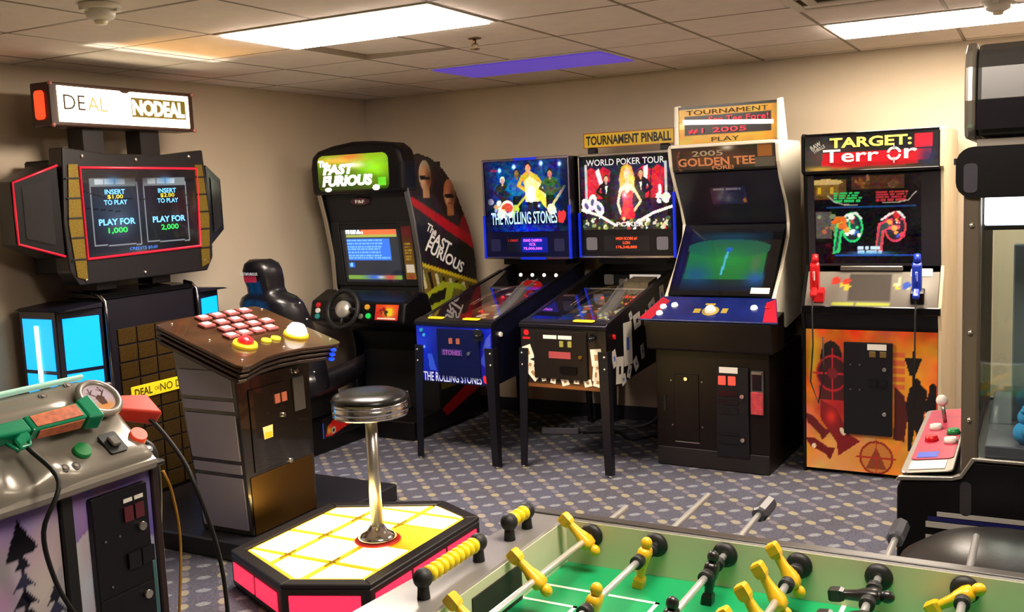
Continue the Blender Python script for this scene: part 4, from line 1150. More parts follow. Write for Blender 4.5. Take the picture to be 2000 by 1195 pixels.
sa.poly([(uu(.1), v(1.22)), (uu(.9), v(1.0)), (uu(.9), v(.3)), (uu(.1), v(.3))], '#6a5a1c')
sa.poly([(uu(.1), v(1.235)), (uu(.9), v(1.015)), (uu(.9), v(.99)), (uu(.1), v(1.21))], '#c8b020')
for k in range(9):
    y = .16 + k * .085; z = 1.165 - k * .023
    sa.poly([(uu(y), v(z)), (uu(y + .035), v(z)), (uu(y + .075), v(z - .13)), (uu(y + .04), v(z - .13))], '#1a140e' if k % 2 else '#c8bc94')
sa.poly([(uu(.08), v(1.08)), (uu(.2), v(1.0)), (uu(.17), v(.94)), (uu(.08), v(.98))], '#b83020')
sa.poly([(uu(.12), v(.88)), (uu(.2), v(.99)), (uu(.42), v(1.06)), (uu(.66), v(1.02)), (uu(.9), v(.86)), (uu(.9), v(.4)), (uu(.1), v(.4))], '#9aa420')
sa.poly([(uu(.18), v(.9)), (uu(.28), v(.985)), (uu(.47), v(1.01)), (uu(.44), v(.93))], '#17180e').poly([(uu(.52), v(.92)), (uu(.56), v(1.0)), (uu(.68), v(.97)), (uu(.82), v(.86))], '#6a5e20')
sa.poly([(uu(.14), v(.78)), (uu(.5), v(.8)), (uu(.46), v(.70)), (uu(.14), v(.70))], '#1c120c').soft(uu(.3), v(.74), .1, .015, '#a84818', .9).soft(uu(.4), v(.87), .25, .012, '#c8d84a', .9).soft(uu(.4), v(.63), .3, .03, '#b0c038', .8).soft(uu(.7), v(.75), .15, .04, '#7a8418', .8)
sa.noise(.05, 40, 17)
sa.rect(0, 0, 1, v(.26), '#151014')
sa.poly([(uu(.34), v(.16)), (uu(.9), v(.36)), (uu(.9), v(.24)), (uu(.4), v(.1))], '#b0141c')
art('side_artwork', sa, RS(HW - .012), .05, .03, .89, 1.95, t, PR, .002, mask=sidep)
text('lettering', 'The', RS(HW - .012), .32, 1.43, .12, .06, INKWHITE, t, .004, .03, .2, rot=-.42)
text('lettering', 'FAST', RS(HW - .012), .42, 1.335, .28, .09, INKWHITE, t, .004, .03, .2, rot=-.42)
text('lettering', 'FURIOUS', RS(HW - .012), .47, 1.23, .5, .085, INKWHITE, t, .004, .03, .2, rot=-.42)
# fascia
fas = [(.10, 1.86), (.07, 1.76), (.14, 1.5), (.19, 1.25), (.2, .96), (.5, .96), (.5, 1.9)]
obj('fascia', G().prism(fas, -HW + .035, HW - .035, 'x'), BLACKM, t)
edgep = [(.05, 1.88), (.035, 1.76), (.105, 1.5), (.155, 1.25), (.165, .95), (.185, .95), (.175, 1.25), (.125, 1.5), (.055, 1.76), (.07, 1.88)]
for s in (-1, 1): obj('edge_moulding', G().prism(edgep, s * (HW - .036), s * (HW + .0), 'x'), STEEL, t, .004)
hood = [(-HW, 1.695), (HW, 1.695), (HW + .005, 1.9), (HW - .02, 1.985), (HW - .08, 2.025), (.15, 2.045), (-.02, 2.05), (-.2, 2.03), (-.33, 2.0), (-HW + .01, 1.96), (-HW - .005, 1.88)]
obj('marquee_hood', G().prism(hood, .0, .17, 'y'), M('hood_black', '#0b0a0c', .3, spec=.3), t, .03, 3)
mq = Cv(110, 60, '#1c2410', .6 / .26)
mq.vgrad('#1e2a08', '#6a8a10').soft(.8, .6, .25, .4, '#8ad81e', .95).soft(.3, .85, .35, .12, '#e8b848', .9).soft(.5, .95, .15, .1, '#e06030', .7).soft(.7, .35, .2, .1, '#385c08', .8).rect(.85, .12, .96, .35, '#5cc024').soft(.55, .7, .12, .08, '#f4f0c8', .8)
mq.rect(0, 0, 1, .04, '#0c1006').ell(.14, .07, .05, .06, '#e8f0d8').ell(.82, .08, .05, .08, '#f4fae8').noise(.04, 14, 3)
art('marquee', mq, FR(0), -.325, 1.715, .285, 1.965, t, PRINT('racer_marquee', 1.3, .3, .2), .002, mask=rr(-.325, 1.715, .285, 1.965, .05, 5))
mw = M('marquee_blazing_white', '#ffffff', .4, emit='#fbffe0', es=3.0)
text('lettering', 'The', FR(0), -.27, 1.91, .09, .045, mw, t, .005, .05)
text('lettering', 'FAST', FR(0), -.14, 1.868, .28, .07, mw, t, .005, .06, .2)
text('lettering', 'FURIOUS', FR(0), -.07, 1.79, .44, .075, mw, t, .005, .06, .2)
obj('badge', G().on(TILT(.117, 1.59, .09, 1.69), ring(-.04, .06, .085, .026), .012, .006), M('badge_dark', '#3a1420', .3), t)
text('lettering', 'F&F', TILT(.117, 1.59, .09, 1.69), -.04, .06, .08, .024, INKWHITE, t, .0195, .02)
# screen
sp = TILT(.196, 1.07, .15, 1.49)
sc = Cv(90, 74, '#101216', .53 / .42)
sc.rect(.04, .0, .96, 1, '#14161c').rect(.06, .05, .95, .97, '#20242c').rect(.35, .82, .94, .97, '#e8643a').rect(.1, .77, .94, .82, '#98a048').rect(.1, .76, .82, .78, '#3a3a30')
sc.lines(.09, .83, .4, .95, 3, '#f4f8ff', 4, .9).rect(.09, .38, .82, .75, '#2c6ad8').lines(.1, .39, .8, .74, 7, '#6aa8f8', 5, .55).rect(.08, .26, .18, .34, '#1e58c8').ell(.13, .3, .025, .04, '#78b8ff')
sc.rect(.05, .05, .95, .12, '#6a9038').soft(.5, .085, .15, .04, '#2848c8', .9).soft(.75, .085, .1, .04, '#c02c40', .9).soft(.6, .085, .06, .02, '#e8e8f8', .6)
art('screen', sc, sp, -.29, .005, .235, .42, t, SCR, .004)
objs('bezel', G().on(sp, rect(-.36, -.02, -.29, .44), .003, .012).on(sp, rect(.235, -.02, .36, .44), .003, .012).on(sp, rect(-.29, -.02, .235, .005), .003, .012).on(sp, rect(-.29, .42, .235, .44), .003, .012), BLACKM, t, .003)
pl = Cv(24, 60, '#6a5a20', .3)
pl.vgrad('#8a7428', '#3a1c1c').rect(.1, .12, .9, .28, '#d8d4cc').lines(.15, .35, .85, .7, 6, '#a89038', 3).soft(.5, .9, .6, .12, '#6a2428', .9).soft(.5, .04, .3, .05, '#a83038', .9)
art('instruction_plate', pl, sp, .255, .03, .34, .40, t, PRD, .017)
# dashboard, wheel
obj('dashboard', G().prism([(-.03, .79), (-.1, .83), (-.065, .965), (.1, 1.03), (.21, 1.0), (.3, .75), (.1, .74)], -.41, .41, 'x'), M('hood_black', '#0b0a0c'), t, .02, 3)
dp = TILT(-.1, .83, -.065, .965)
d0 = Cv(36, 24, '#c8281c', 1.5)
d0.vgrad('#b82020', '#d84420').soft(.6, .5, .25, .35, '#e8d830', .95).rect(.5, .3, .72, .75, '#d8c828').rect(.1, .05, .9, .16, '#e8e0d0').spots(6, .1, .3, .5, .8, ['#3a2a18', '#e88030', '#8a1818'], .06, .12, 2)
art('dash_decal', d0, dp, .17, .02, .36, .125, t, PR, .002)
for x, y, m in ((.115, .045, M('lit_green', '#18b048', .3, emit='#18c050', es=.6)), (.1, .105, M('amber', '#c8902c', .3, emit='#c89030', es=.3)), (-.33, .03, M('teal', '#1c7a70', .3, emit='#1c8a80', es=.3)), (-.33, .07, WHITE), (-.33, .11, REDP), (.05, .04, GREY)):
    O, U, V = dp; N = U.cross(V)
    p0 = O + U * x + V * y
    obj('dash_button', G().cyl(p0, p0 + N * .014, .02, .017, 14), m, t)
wm = Matrix.Translation((-.045, -.16, .925)) @ Matrix.Rotation(R(72), 4, 'X')
w = obj('steering_wheel', G().tube([wm @ Vector((  .128 * math.cos(a), .128 * math.sin(a), 0)) for a in [2 * math.pi * k / 32 for k in range(32)]], .016, 10, True), RUBBER, t)
g = G()
for a in (R(0), R(180), R(-90)): g.cyl(wm @ Vector((.03 * math.cos(a), .03 * math.sin(a), -.005)), wm @ Vector((.128 * math.cos(a), .128 * math.sin(a), 0)), .014, .011, 8)
objs('spoke', g, BLACKM, w)
obj('hub', G().lathe([(.06, -.02), (.06, .005), (.054, .016), (.0001, .026)], 24, (0, 0, 0), wm), M('hub_silver', '#cfcac0', .3, .6), w)
obj('steering_column', G().cyl((-.045, -.15, .92), (-.045, -.05, .89), .035, n=14), BLACKM, t)
obj('column_body', G().prism([(.42, .04), (.42, .55), (.34, .72), (.3, .80), (.8, .95), (.8, .04)], -HW + .04, HW - .04, 'x'), BLACKM, t)
obj('foot_base', G().box(-HW + .04, HW - .035, .02, .42, 0, .13), BLACK, t, .006)
for x in (-.1, .06): obj('pedal', G().prism([(.36, .14), (.33, .27), (.34, .275), (.39, .15)], x - .035, x + .035, 'x'), STEEL, t, .003)
# seat and rail
bx = -.18
obj('seat_base', G().box(bx - .17, bx + .15, -.88, .01, 0, .24), BLACK, t, .012, 2)
rc = Cv(60, 24, '#140e10', 3)
rc.poly([(.06, .12), (.12, .55), (.3, .9), (.62, .95), (.98, .62), (.98, .5), (.5, .3), (.2, .08)], '#d02018').soft(.14, .35, .05, .2, '#e8c048', .9).ell(.24, .3, .045, .16, '#d8c8b8').ell(.24, .3, .025, .1, '#301010').poly([(.35, .8), (.6, .86), (.7, .7), (.42, .62)], '#8a2818').rect(.0, .05, .03, .75, '#4a58e0').noise(.06, 12, 4)
art('base_artwork', rc, RS(bx + .15), -.46, .09, .0, .235, t, PR, .002)
obj('seat_pedestal', G().prism([(-.85, .24), (-.8, .4), (-.25, .4), (-.2, .24)], bx - .14, bx + .13, 'x'), BLACKM, t, .01)
bx = -.065
vin = M('black_vinyl', '#121015', .3, bump=.2, bs=60)
obj('seat_cushion', G().loft([[(bx + .25 * a * (1 if abs(a) < .9 else 1), y, z + .06 * abs(a) ** 2) for a, z in ((-1, z0), (-.7, z0 - .05), (0, z0 - .06), (.7, z0 - .05), (1, z0), (1, z0 + .1), (.7, z0 + .03), (0, z0 + .02), (-.7, z0 + .03), (-1, z0 + .1))] for y, z0 in ((-.85, .46), (-.6, .45), (-.35, .47), (-.24, .49))]), vin, t)
def sec(z, w, d, yc, n=24):
    o = []
    for k in range(n):
        a = 2 * math.pi * k / n
        c, s = math.cos(a), math.sin(a)
        o.append((bx + w * math.copysign(abs(c) ** .6, c), yc + d * math.copysign(abs(s) ** .7, s) + .05 * (abs(c) ** 3), z))
    return o
obj('seat_back', G().loft([sec(z, w, d, y) for z, w, d, y in ((.44, .2, .06, -.70), (.5, .26, .12, -.70), (.65, .265, .13, -.73), (.82, .25, .13, -.77), (.96, .23, .12, -.81), (1.05, .215, .11, -.84), (1.09, .185, .09, -.855), (1.115, .125, .07, -.865), (1.15, .115, .07, -.875), (1.20, .122, .075, -.885), (1.26, .12, .075, -.895), (1.30, .105, .06, -.9), (1.325, .06, .035, -.905))]), vin, t)
bk = TILT(-.968, 1.17, -.976, 1.27)
obj('headrest_logo', G().on(bk, rr(bx - .05, .02, bx + .05, .06, .008), .004, .002), M('logo_patch_red', '#b01c30', .5), t)
text('lettering', 'FAST&FURIOUS', bk, bx, .073, .14, .018, INKWHITE, t, .012, .02)
objs('seat_bolt', G().ball((bx + .27, -.80, .95), .009, n=8).ball((bx + .28, -.78, .78), .009, n=8).ball((bx + .283, -.78, .62), .009, n=8).ball((bx + .24, -.82, 1.05), .009, n=8), LOCK, t)
# ================================================================== GAME-SHOW MACHINE: tower, console, light-up floor, stool
navy = M('navy_black', '#12111e', .35)
t = thing('game_show_tower', 'tall black game tower with big screen, glowing sign and blue lamps', 'arcade tower', (-4.28, 3.81, 0), 90)
obj('column', G().box(-.31, .31, .012, .3, 0, 1.2), M('column_black', '#15121a', .3), t, .006)
# gold mesh panes of the column front
gold = M('gold_mesh', '#4c3712', .35, .5, var=.35, vs=90)
gm = {}
zs = [.10 + .094 * k for k in range(12)]
for i in range(4):
    for j in range(10):
        w, h = .118, .084
        if 'm' not in gm: gm['m'] = mesh_of('mesh_pane', G().box(-w / 2, w / 2, 0, .01, -h / 2, h / 2), gold, .002)
        o = obj('mesh_pane', gm['m'], gold, t)
        o.location = (-.19 + i * .1265, .003, zs[j] + .045)
sg = obj('sign_strip', G().box(-.205, .255, -.008, -.001, .64, .712), M('strip_yellow', '#e8d020', .35, emit='#e8d020', es=.18), t, .002)
text('lettering', 'DEAL', FR(-.008), -.125, .676, .12, .042, M('ink_olive', '#4a3c08', .5), sg, .001, .03)
text('lettering', 'NO DEAL', FR(-.008), .115, .676, .25, .042, M('ink_olive', '#4a3c08', .5), sg, .001, .01)
text('lettering', 'OR', FR(-.008), -.03, .676, .035, .022, M('ink_olive', '#4a3c08', .5), sg, .001, .0)
for s in (-1, 1):
    obj('chrome_rail', G().tube([(s * .318, -.004, .02), (s * .318, -.006, 1.1), (s * .318, .0, 1.19), (s * .318, .035, 1.222), (s * .318, .09, 1.232)], .011, 10), M('rail_dark_chrome', '#8a8890', .2, 1), t)
obj('column_cap', G().prism([(.0, 1.2), (.03, 1.222), (.3, 1.235), (.3, 1.2)], -.305, .305, 'x'), BLACKG, t, .004)
# blue lamp towers either side
def bluem():
    m = M('blue_lamp_panel', '#1060e8', .3, emit='#06aaff', es=1.5, sampled=True)
    return m
for s in (-1, 1):
    foot = [(s * .333, .005), (s * .56, .075), (s * .56, .36), (s * .333, .36)]
    l = obj('lamp_tower', G().prism(foot if s > 0 else foot[::-1], .0, 1.165, 'z'), navy, t, .004)
    # window rows: angled front face and outer face
    a, b = Vector((s * .333, .005, 0)), Vector((s * .56, .075, 0))
    for z0, z1 in ((.86, 1.125), (.775, .84), (.5, .755), (.2, .48)):
        if s < 0:
            pf_ = P(b, a - b, (0, 0, 1)); po = P((-.56, .36, 0), (0, -1, 0), (0, 0, 1))
        else:
            pf_ = P(a, b - a, (0, 0, 1)); po = P((.56, .075, 0), (0, 1, 0), (0, 0, 1))
        obj('lamp_pane', G().on(pf_, rect(.03, z0, .215, z1), .001, .004), bluem(), l)
        obj('lamp_pane', G().on(po, rect(.03, z0, .255, z1), .001, .004), bluem(), l)
    tubem = M('blue_white_tube', '#e8f8ff', .3, emit='#bff4ff', es=4.0)
    if s < 0: obj('lamp_tube', G().cyl((-.567, .22, .8), (-.567, .22, 1.09), .012, n=10), tubem, l)
obj('lamp_cap', G().prism([(-.57, 1.166), (-.335, 1.166), (-.335, 1.19), (-.54, 1.175)], .0, .38, 'y'), navy, t)
obj('lamp_cap', G().prism([(.57, 1.166), (.335, 1.166), (.335, 1.19), (.54, 1.175)], .0, .38, 'y'), navy, t)
# posts
for x in (-.19, .19): obj('post', G().box(x - .068, x + .068, .13, .25, 1.236, 2.1), M('post_brown', '#1c1615', .4), t, .004)
# monitor housing
front = [(-.49, 1.36), (-.44, 1.285), (.44, 1.285), (.49, 1.36), (.5, 1.6), (.47, 1.985), (.2, 1.955), (-.2, 1.955), (-.47, 1.985), (-.5, 1.6)]
obj('monitor_housing', G().prism(front, .02, .13, 'y'), M('housing_charcoal', '#161315', .35), t, .008, 2)
obj('monitor_back', G().box(-.42, .42, .131, .4, 1.34, 1.93), BLACKM, t, .01)
for s in (-1, 1):
    inner = [(s * .5, .03, 1.43), (s * .5, .26, 1.43), (s * .5, .26, 1.9), (s * .5, .03, 1.9)]
    outer = [(s * .70, .12, 1.51), (s * .70, .24, 1.51), (s * .70, .24, 1.82), (s * .70, .12, 1.82)]
    g = G().loft([inner, outer] if s > 0 else [inner[::-1], outer[::-1]], True, False)
    w = obj('wing', g, M('wing_black', '#110f12', .3), t, .006)
    rd = M('red_trim', '#c01c34', .3, emit='#d01830', es=.5)
    f = lambda p: (p[0], p[1] - .006, p[2])
    if s < 0: obj('red_outline', G().tube([f(p) for p in ((s * .505, .03, 1.44), (s * .695, .118, 1.515), (s * .70, .112, 1.66), (s * .695, .118, 1.815), (s * .505, .03, 1.895))], .006, 6), rd, w)
    obj('wing_inset', G().add([(s * .54, .042, 1.5), (s * .66, .096, 1.54), (s * .66, .096, 1.79), (s * .54, .042, 1.83)], [(0, 1, 2, 3) if s > 0 else (3, 2, 1, 0)]), M('inset_grey', '#2c2a2c', .2), w)
    obj('mesh_grille', G().prism([(s * .395, 1.31), (s * .455, 1.33), (s * .478, 1.6), (s * .45, 1.9), (s * .395, 1.9)], .013, .02, 'y'), M('gold_grille', '#7a6420', .4, .5, var=.4, vs=150), t)
    for k, z in enumerate((1.42, 1.53, 1.63, 1.73, 1.83)):
        obj('grille_bar', G().box(s * .393, s * .478, .008, .0125, z - .004, z + .004), BLACKM, t)
for x, z in ((-.36, 1.94), (-.02, 1.925), (.36, 1.945), (-.4, 1.31), (-.02, 1.315), (.42, 1.345)):
    obj('bolt', G().ball((x, .018, z), .011, (1, .6, 1), 8), LOCK, t)
sc = Cv(140, 84, '#1a171c', .77 / .46)
sc.noise(.03, 8, 3).soft(.25, .55, .3, .5, '#4a5a72', .75).soft(.28, .35, .1, .14, '#a8c8e8', .3)
for x0 in (.055, .51):
    x1 = x0 + .40
    sc.line([(x0, .12), (x0, .84), (x1, .84), (x1, .10), (x0, .12)], .006, '#a8b0b8').rect(x0, .8, x1 - .01, .9, '#8a9498').lines(x0 + .04, .815, x1 - .06, .89, 1, '#dce8f0', 5, .8)
    sc.soft((x0 + x1) / 2, .87, .06, .05, '#58a8f0', .7)
sc.line([(.0, .75), (.2, .66), (.5, .64), (1, .68)], .004, '#15131a').line([(.0, .56), (.3, .5), (.6, .5), (1, .56)], .004, '#15131a').soft(.45, .93, .2, .1, '#2c2424', .8)
O_ = FR(.02)
art('screen', sc, O_, -.375, 1.428, .385, 1.874, t, PRINT('tower_screen', .75, .1, .12, .3), .004)
blue = M('glyph_blue', '#60b0ff', .4, emit='#58a8ff', es=1.1); yel = M('glyph_yellow', '#d8c038', .4, emit='#d0b830', es=.7); grn = M('glyph_green', '#28c850', .4, emit='#20c048', es=.9)
for cx, amt, pts in ((-.18, '$1.00', '1,000'), (.175, '$2.00', '2,000')):
    text('lettering', 'INSERT', O_, cx, 1.757, .13, .026, blue, t, .006, .02)
    text('lettering', amt, O_, cx, 1.73, .10, .024, yel, t, .006, .01)
    text('lettering', 'TO PLAY', O_, cx, 1.702, .15, .025, blue, t, .006, .02)
    text('lettering', 'PLAY FOR', O_, cx, 1.60, .235, .034, blue, t, .006, .03)
    text('lettering', pts, O_, cx, 1.553, .125, .034, grn, t, .006, .02)
text('lettering', 'CREDITS $0.00', O_, -.02, 1.45, .19, .018, M('glyph_dim', '#3a6ac0', .4, emit='#3a6ac0', es=.7), t, .006, .01)
obj('screen_outline', G().tube([(-.385, .012, 1.418), (.39, .012, 1.432), (.405, .012, 1.878), (-.385, .012, 1.884)], .008, 6, True), M('red_trim', '#c01c34'), t)
# topper
bz = M('topper_bronze', '#3c2418', .4)
tb = obj('topper_box', G().box(-.475, .475, .072, .22, 2.092, 2.312), bz, t, .008, 2)
tz = FR(.072)
glow = M('sign_glow', '#ffffff', .4, emit='#fff0c4', es=4.2, sampled=True)
obj('sign_panel', G().on(tz, [(-.435, 2.115), (.435, 2.11), (.435, 2.292), (.02, 2.292), (.0, 2.282), (-.03, 2.282), (-.05, 2.292), (-.435, 2.295)], .001, .006), glow, t, .002)
ink = M('sign_ink', '#3a2c0a', .5)
text('lettering', 'DE', tz, -.34, 2.215, .13, .075, ink, t, .009, -.004)
text('lettering', 'AL', tz, -.2, 2.212, .12, .07, M('sign_ink_faint', '#a89040', .5, emit='#b89c48', es=.9), t, .009, -.006)
obj('sign_ink_band', G().on(tz, rect(.02, 2.158, .405, 2.262), .0085), M('sign_olive', '#6a5614', .5, emit='#806820', es=.5), t)
text('lettering', 'NO', tz, .10, 2.21, .15, .085, glow, t, .0105, .05)
text('lettering', 'DEAL', tz, .285, 2.21, .22, .085, glow, t, .0105, .05)
for s in (-1, 1):
    pl_ = LS(-.475) if s < 0 else RS(.475)
    u0 = -.185 if s < 0 else .105
    e = obj('end_lamp', G().on(pl_, rr(u0, 2.128, u0 + .075, 2.272, .02), .001, .008), M('end_lamp_red', '#ff5030', .3, emit='#ff3818', es=2.0), t, .003)
    objs('corner_knob', G().ball((s * .47, .07, 2.305), .012, n=8).ball((s * .47, .07, 2.098), .012, n=8), M('knob_pink', '#a86a60', .4), t)
# light leaking forward over the top edge of the glowing sign onto the ceiling
def leak(nm, ang, w, spread, en, col):
    ld = bpy.data.lights.new(nm, 'AREA'); ld.shape = 'RECTANGLE'; ld.size = w; ld.size_y = .012
    ld.energy = en; ld.color = lin(col); ld.spread = R(spread)
    lo_ = bpy.data.objects.new(nm, ld); COL.objects.link(lo_); lo_.parent = t
    lo_.location = (-.12, .055, 2.318)
    lo_.rotation_euler = Vector((0, -math.cos(R(ang)), math.sin(R(ang)))).to_track_quat('-Z', 'Y').to_euler()
leak('sign_lamp', 17, .85, 9, .42, '#fff4e0')
leak('sign_lamp_amber', 10, .7, 18, .7, '#ffb848')
# floor base linking tower, console and platform
obj('floor_base', G().box(-.53, .53, -1.185, -.02, 0, .095), M('base_black', '#16141a', .45), t, .008)

# ------------------------------------------------------------------ console
t = thing('button_console', 'button console with sixteen lit case buttons facing the stool', 'game console', (-3.25, 3.61, .095), 90)
Z = .095
body = [(0, .002), (.33, .002), (.40, .93), (.02, .77)]
g = G()
lo = [(-.235, 0, .002), (.235, 0, .002), (.235, .33, .002), (-.235, .33, .002)]
hi = [(-.265, .02, .76), (.265, .02, .76), (.265, .41, .90), (-.265, .41, .90)]
obj('body', g.loft([lo, hi], True, False), M('console_black_gloss', '#120d08', .2, coat=.8, spec=.8), t, .004)
for s in (-1, 1):
    for z0, z1 in ((.03, .285), (.305, .35), (.37, .59), (.61, .655), (.675, .80)):
        def pt(f, z):   # on the flank: f 0 front .. 1 back
            k = z / .83
            x = s * (.235 + .03 * k + .001)
            y0 = .02 * k; y1 = .33 + .08 * k
            return (x, y0 + (y1 - y0) * f, z)
        q = [pt(.07, z0), pt(.93, z0), pt(.93, z1), pt(.07, z1)]
        q2 = [(p[0] + s * .006, p[1], p[2]) for p in q]
        r_ = [q, q2] if s < 0 else [q[::-1], q2[::-1]]
        obj('flank_pane', G().loft(r_, True, False), M('flank_grey', '#8b8698', .4), t)
cp = TILT(.12 - .24, .93 - Z, .43, 1.10 - Z)
def outline(o=0.0):
    pts = [(-.33 - o, .585 + o), (-.36 - o, .1), (-.362 - o, .035), (-.345, .005 - o), (-.30, .0 - o), (-.24, .018 - o), (-.15, .042 - o), (-.03, .052 - o), (.1, .042 - o), (.2, .022 - o), (.28, .006 - o), (.335, .0 - o), (.362 + o, .012), (.37 + o, .06), (.385 + o, .56), (.36, .60 + o), (.1, .615 + o), (-.25, .6 + o)]
    return pts
def panel_mat():
    return M('panel_bronze_print', '#3a2414', .25, var=.5, vs=6, coat=.3)
obj('panel_top', G().on(cp, outline(), -.004, .016), panel_mat(), t, .003)
for k in range(3):
    obj('panel_layer', G().on(cp, outline(-.012 if k % 1 else -.004 - .004 * k), -.022 - .026 * k, .014), M('layer_bronze', '#4a3c38', .22, .6), t, .003)
    obj('panel_gap', G().on(cp, outline(-.022), -.03 - .026 * k, .008 if k < 2 else .004), BLACKM, t)
    obj('edge_light', G().on(cp, rect(.29, -.006, .315, .012), -.024 - .026 * k, .012), M('edge_blue', '#1840e8', .3, emit='#1848ff', es=1.2), t)
O, U, V = cp; N = U.cross(V)
at = lambda x, y, h: tuple(O + U * x + V * y + N * h)
kc = M('case_button', '#8a4e4c', .35, spec=.2); kw = M('case_number_glow', '#fff4ec', .3, emit='#fff2ea', es=1.0)
for row, v_, xs0 in ((0, .549, (-.058, .037, .134, .228)), (1, .466, (-.118, -.019, .079, .176)), (2, .385, (-.068, .025, .120, .218)), (3, .305, (-.116, -.028, .064, .158))):
    for x in xs0:
        b = obj('case_button', G().on(cp, rr(x - .038, v_ - .028, x + .038, v_ + .028, .008), .012, .016), kc, t, .004)
        obj('number_window', G().on(cp, rr(x - .022, v_ - .012, x + .022, v_ + .018, .006), .0285, .001), kw, b)
r = obj('red_button', G().cyl(at(-.14, .192, .012), at(-.14, .192, .03), .062, .056, 24), M('ring_yellow', '#e8c828', .3, emit='#e8c020', es=.35), t)
obj('button_dome', G().lathe([(.04, 0), (.038, .014), (.026, .026), (.0001, .032)], 20, at(-.14, .192, .03), Matrix.Rotation(-math.atan2(.17, .55), 4, 'Y') if False else Matrix.Rotation(math.atan2(.17, .55), 4, 'X')), M('dome_red', '#d81c24', .25, emit='#e02028', es=.35), r)
for x in (.005, .073): obj('yellow_button', G().cyl(at(x, .19, .012), at(x, .19, .022), .026, .024, 18), M('button_yellow_lit', '#e8dc30', .3, emit='#e8d828', es=.45), t)
r = obj('white_button', G().cyl(at(.21, .178, .012), at(.21, .178, .03), .066, .06, 24), M('ring_yellow', '#e8c828'), t)
obj('button_dome', G().lathe([(.052, 0), (.05, .02), (.034, .042), (.0001, .052)], 22, at(.21, .178, .03), Matrix.Rotation(math.atan2(.17, .55), 4, 'X')), M('dome_white_lit', '#ffffff', .25, emit='#fff6e4', es=2.2), r)
for x, y in ((-.25, .562), (-.243, .32), (-.294, .065), (.024, .094), (.34, .061), (.36, .545), (.067, .59), (.33, .3)):
    obj('bolt', G().ball(at(x, y, .012), .009, (1, 1, .7), 8), LOCK, t)
# front: coin mech and locks
fp = P((0, 0, 0), (1, 0, 0), (0, .02, .76))
obj('coin_door', G().on(fp, rect(-.19, .3, .06, .70), .001, .006), M('door_dark_gloss', '#120d08', .2, coat=.8, spec=.8), t, .002)
for x in (-.02, .03): obj('coin_slot', G().on(fp, rect(x, .60, x + .035, .645), .008, .005), M('dim_amber', '#8a4a38'), t)
obj('bill_slot', G().on(fp, rr(.12, .53, .2, .70, .006), .001, .012), M('slot_grey', '#3e3a3a', .35), t, .003)
for x, z in ((.03, .535), (.05, .30), (.15, .73)): obj('lock', G().cyl(tuple(fp[0] + fp[1] * x + fp[2] * z), tuple(fp[0] + fp[1] * x + fp[2] * z + Vector((0, -.018, 0))), .012), LOCK, t)
obj('rating_sticker', G().on(fp, [(-.115, .445), (-.055, .445), (-.05, .505), (-.12, .505)], .0085, .001), M('sticker_yellow', '#e0c88a', .5), t)
obj('sticker_mark', G().on(fp, [(-.11, .448), (-.06, .448), (-.06, .475), (-.11, .475)], .0105), M('sticker_gold', '#d0b020', .5), t)
obj('lower_door', G().on(fp, rect(-.225, .004, .225, .285), .001, .004), M('amber_glow_gloss', '#553a10', .33, .75), t, .002)  # gold colour stands in for the lit platform's amber reflection

# ------------------------------------------------------------------ light-up platform
t = thing('light_up_platform', 'low platform with glowing yellow floor panels and red lit sides', 'platform', (-2.67, 3.41, 0))
HX = [(-.41, -.36), (.06, -.575), (.395, -.44), (.395, .42), (.11, .565), (-.41, .335)]
def inset(poly, d):
    out = []; n = len(poly)
    for i in range(n):
        p0, p1, p2 = Vector(poly[i - 1]), Vector(poly[i]), Vector(poly[(i + 1) % n])
        e0 = (p1 - p0).normalized(); e1 = (p2 - p1).normalized()
        n0 = Vector((-e0.y, e0.x)); n1 = Vector((-e1.y, e1.x))
        b = (n0 + n1); b = b / max(.3, b.dot(n0)) if b.length > 0 else n0
        out.append(tuple(p1 + b * d))
    return out
frm = M('platform_black', '#17120f', .45)
lo, hi = [(x, y, .0) for x, y in inset(HX, .012)], [(x, y, .15) for x, y in HX]
obj('base', G().loft([lo, [(x, y, .02) for x, y in HX], hi], True, False), frm, t, .004)
hin = inset(HX, .055)
g = G()
n = len(HX)
for i in range(n):
    j = (i + 1) % n
    g.loft([[(*HX[i], .151), (*HX[i], .172), (*hin[i], .172), (*hin[i], .151)], [(*HX[j], .151), (*HX[j], .172), (*hin[j], .172), (*hin[j], .151)]], True, False)
obj('rim', g, frm, t, .004)
def clip(poly, x0, y0, x1, y1):
    def cut(p, f, inter):
        o = []
        for i in range(len(p)):
            a, b = p[i - 1], p[i]
            if f(b):
                if not f(a): o.append(inter(a, b))
                o.append(b)
            elif f(a): o.append(inter(a, b))
        return o
    lx = lambda X: (lambda a, b: (X, a[1] + (b[1] - a[1]) * (X - a[0]) / (b[0] - a[0])))
    ly = lambda Y: (lambda a, b: (a[0] + (b[0] - a[0]) * (Y - a[1]) / (b[1] - a[1]), Y))
    for f, it in ((lambda p: p[0] >= x0, lx(x0)), (lambda p: p[0] <= x1, lx(x1)), (lambda p: p[1] >= y0, ly(y0)), (lambda p: p[1] <= y1, ly(y1))):
        poly = cut(poly, f, it)
        if not poly: return []
    return poly
litp = M('floor_panel_lit', '#fff0b0', .35, emit='#ffe896', es=7.0, sampled=True)
litd = M('floor_panel_amber', '#f0c030', .35, emit='#e0a818', es=.85, sampled=True)
hp = inset(HX, .06)
xsn = [-.36, -.14, .1, .34]
ysn = [-.56, -.30, -.045, .20, .37, .56]
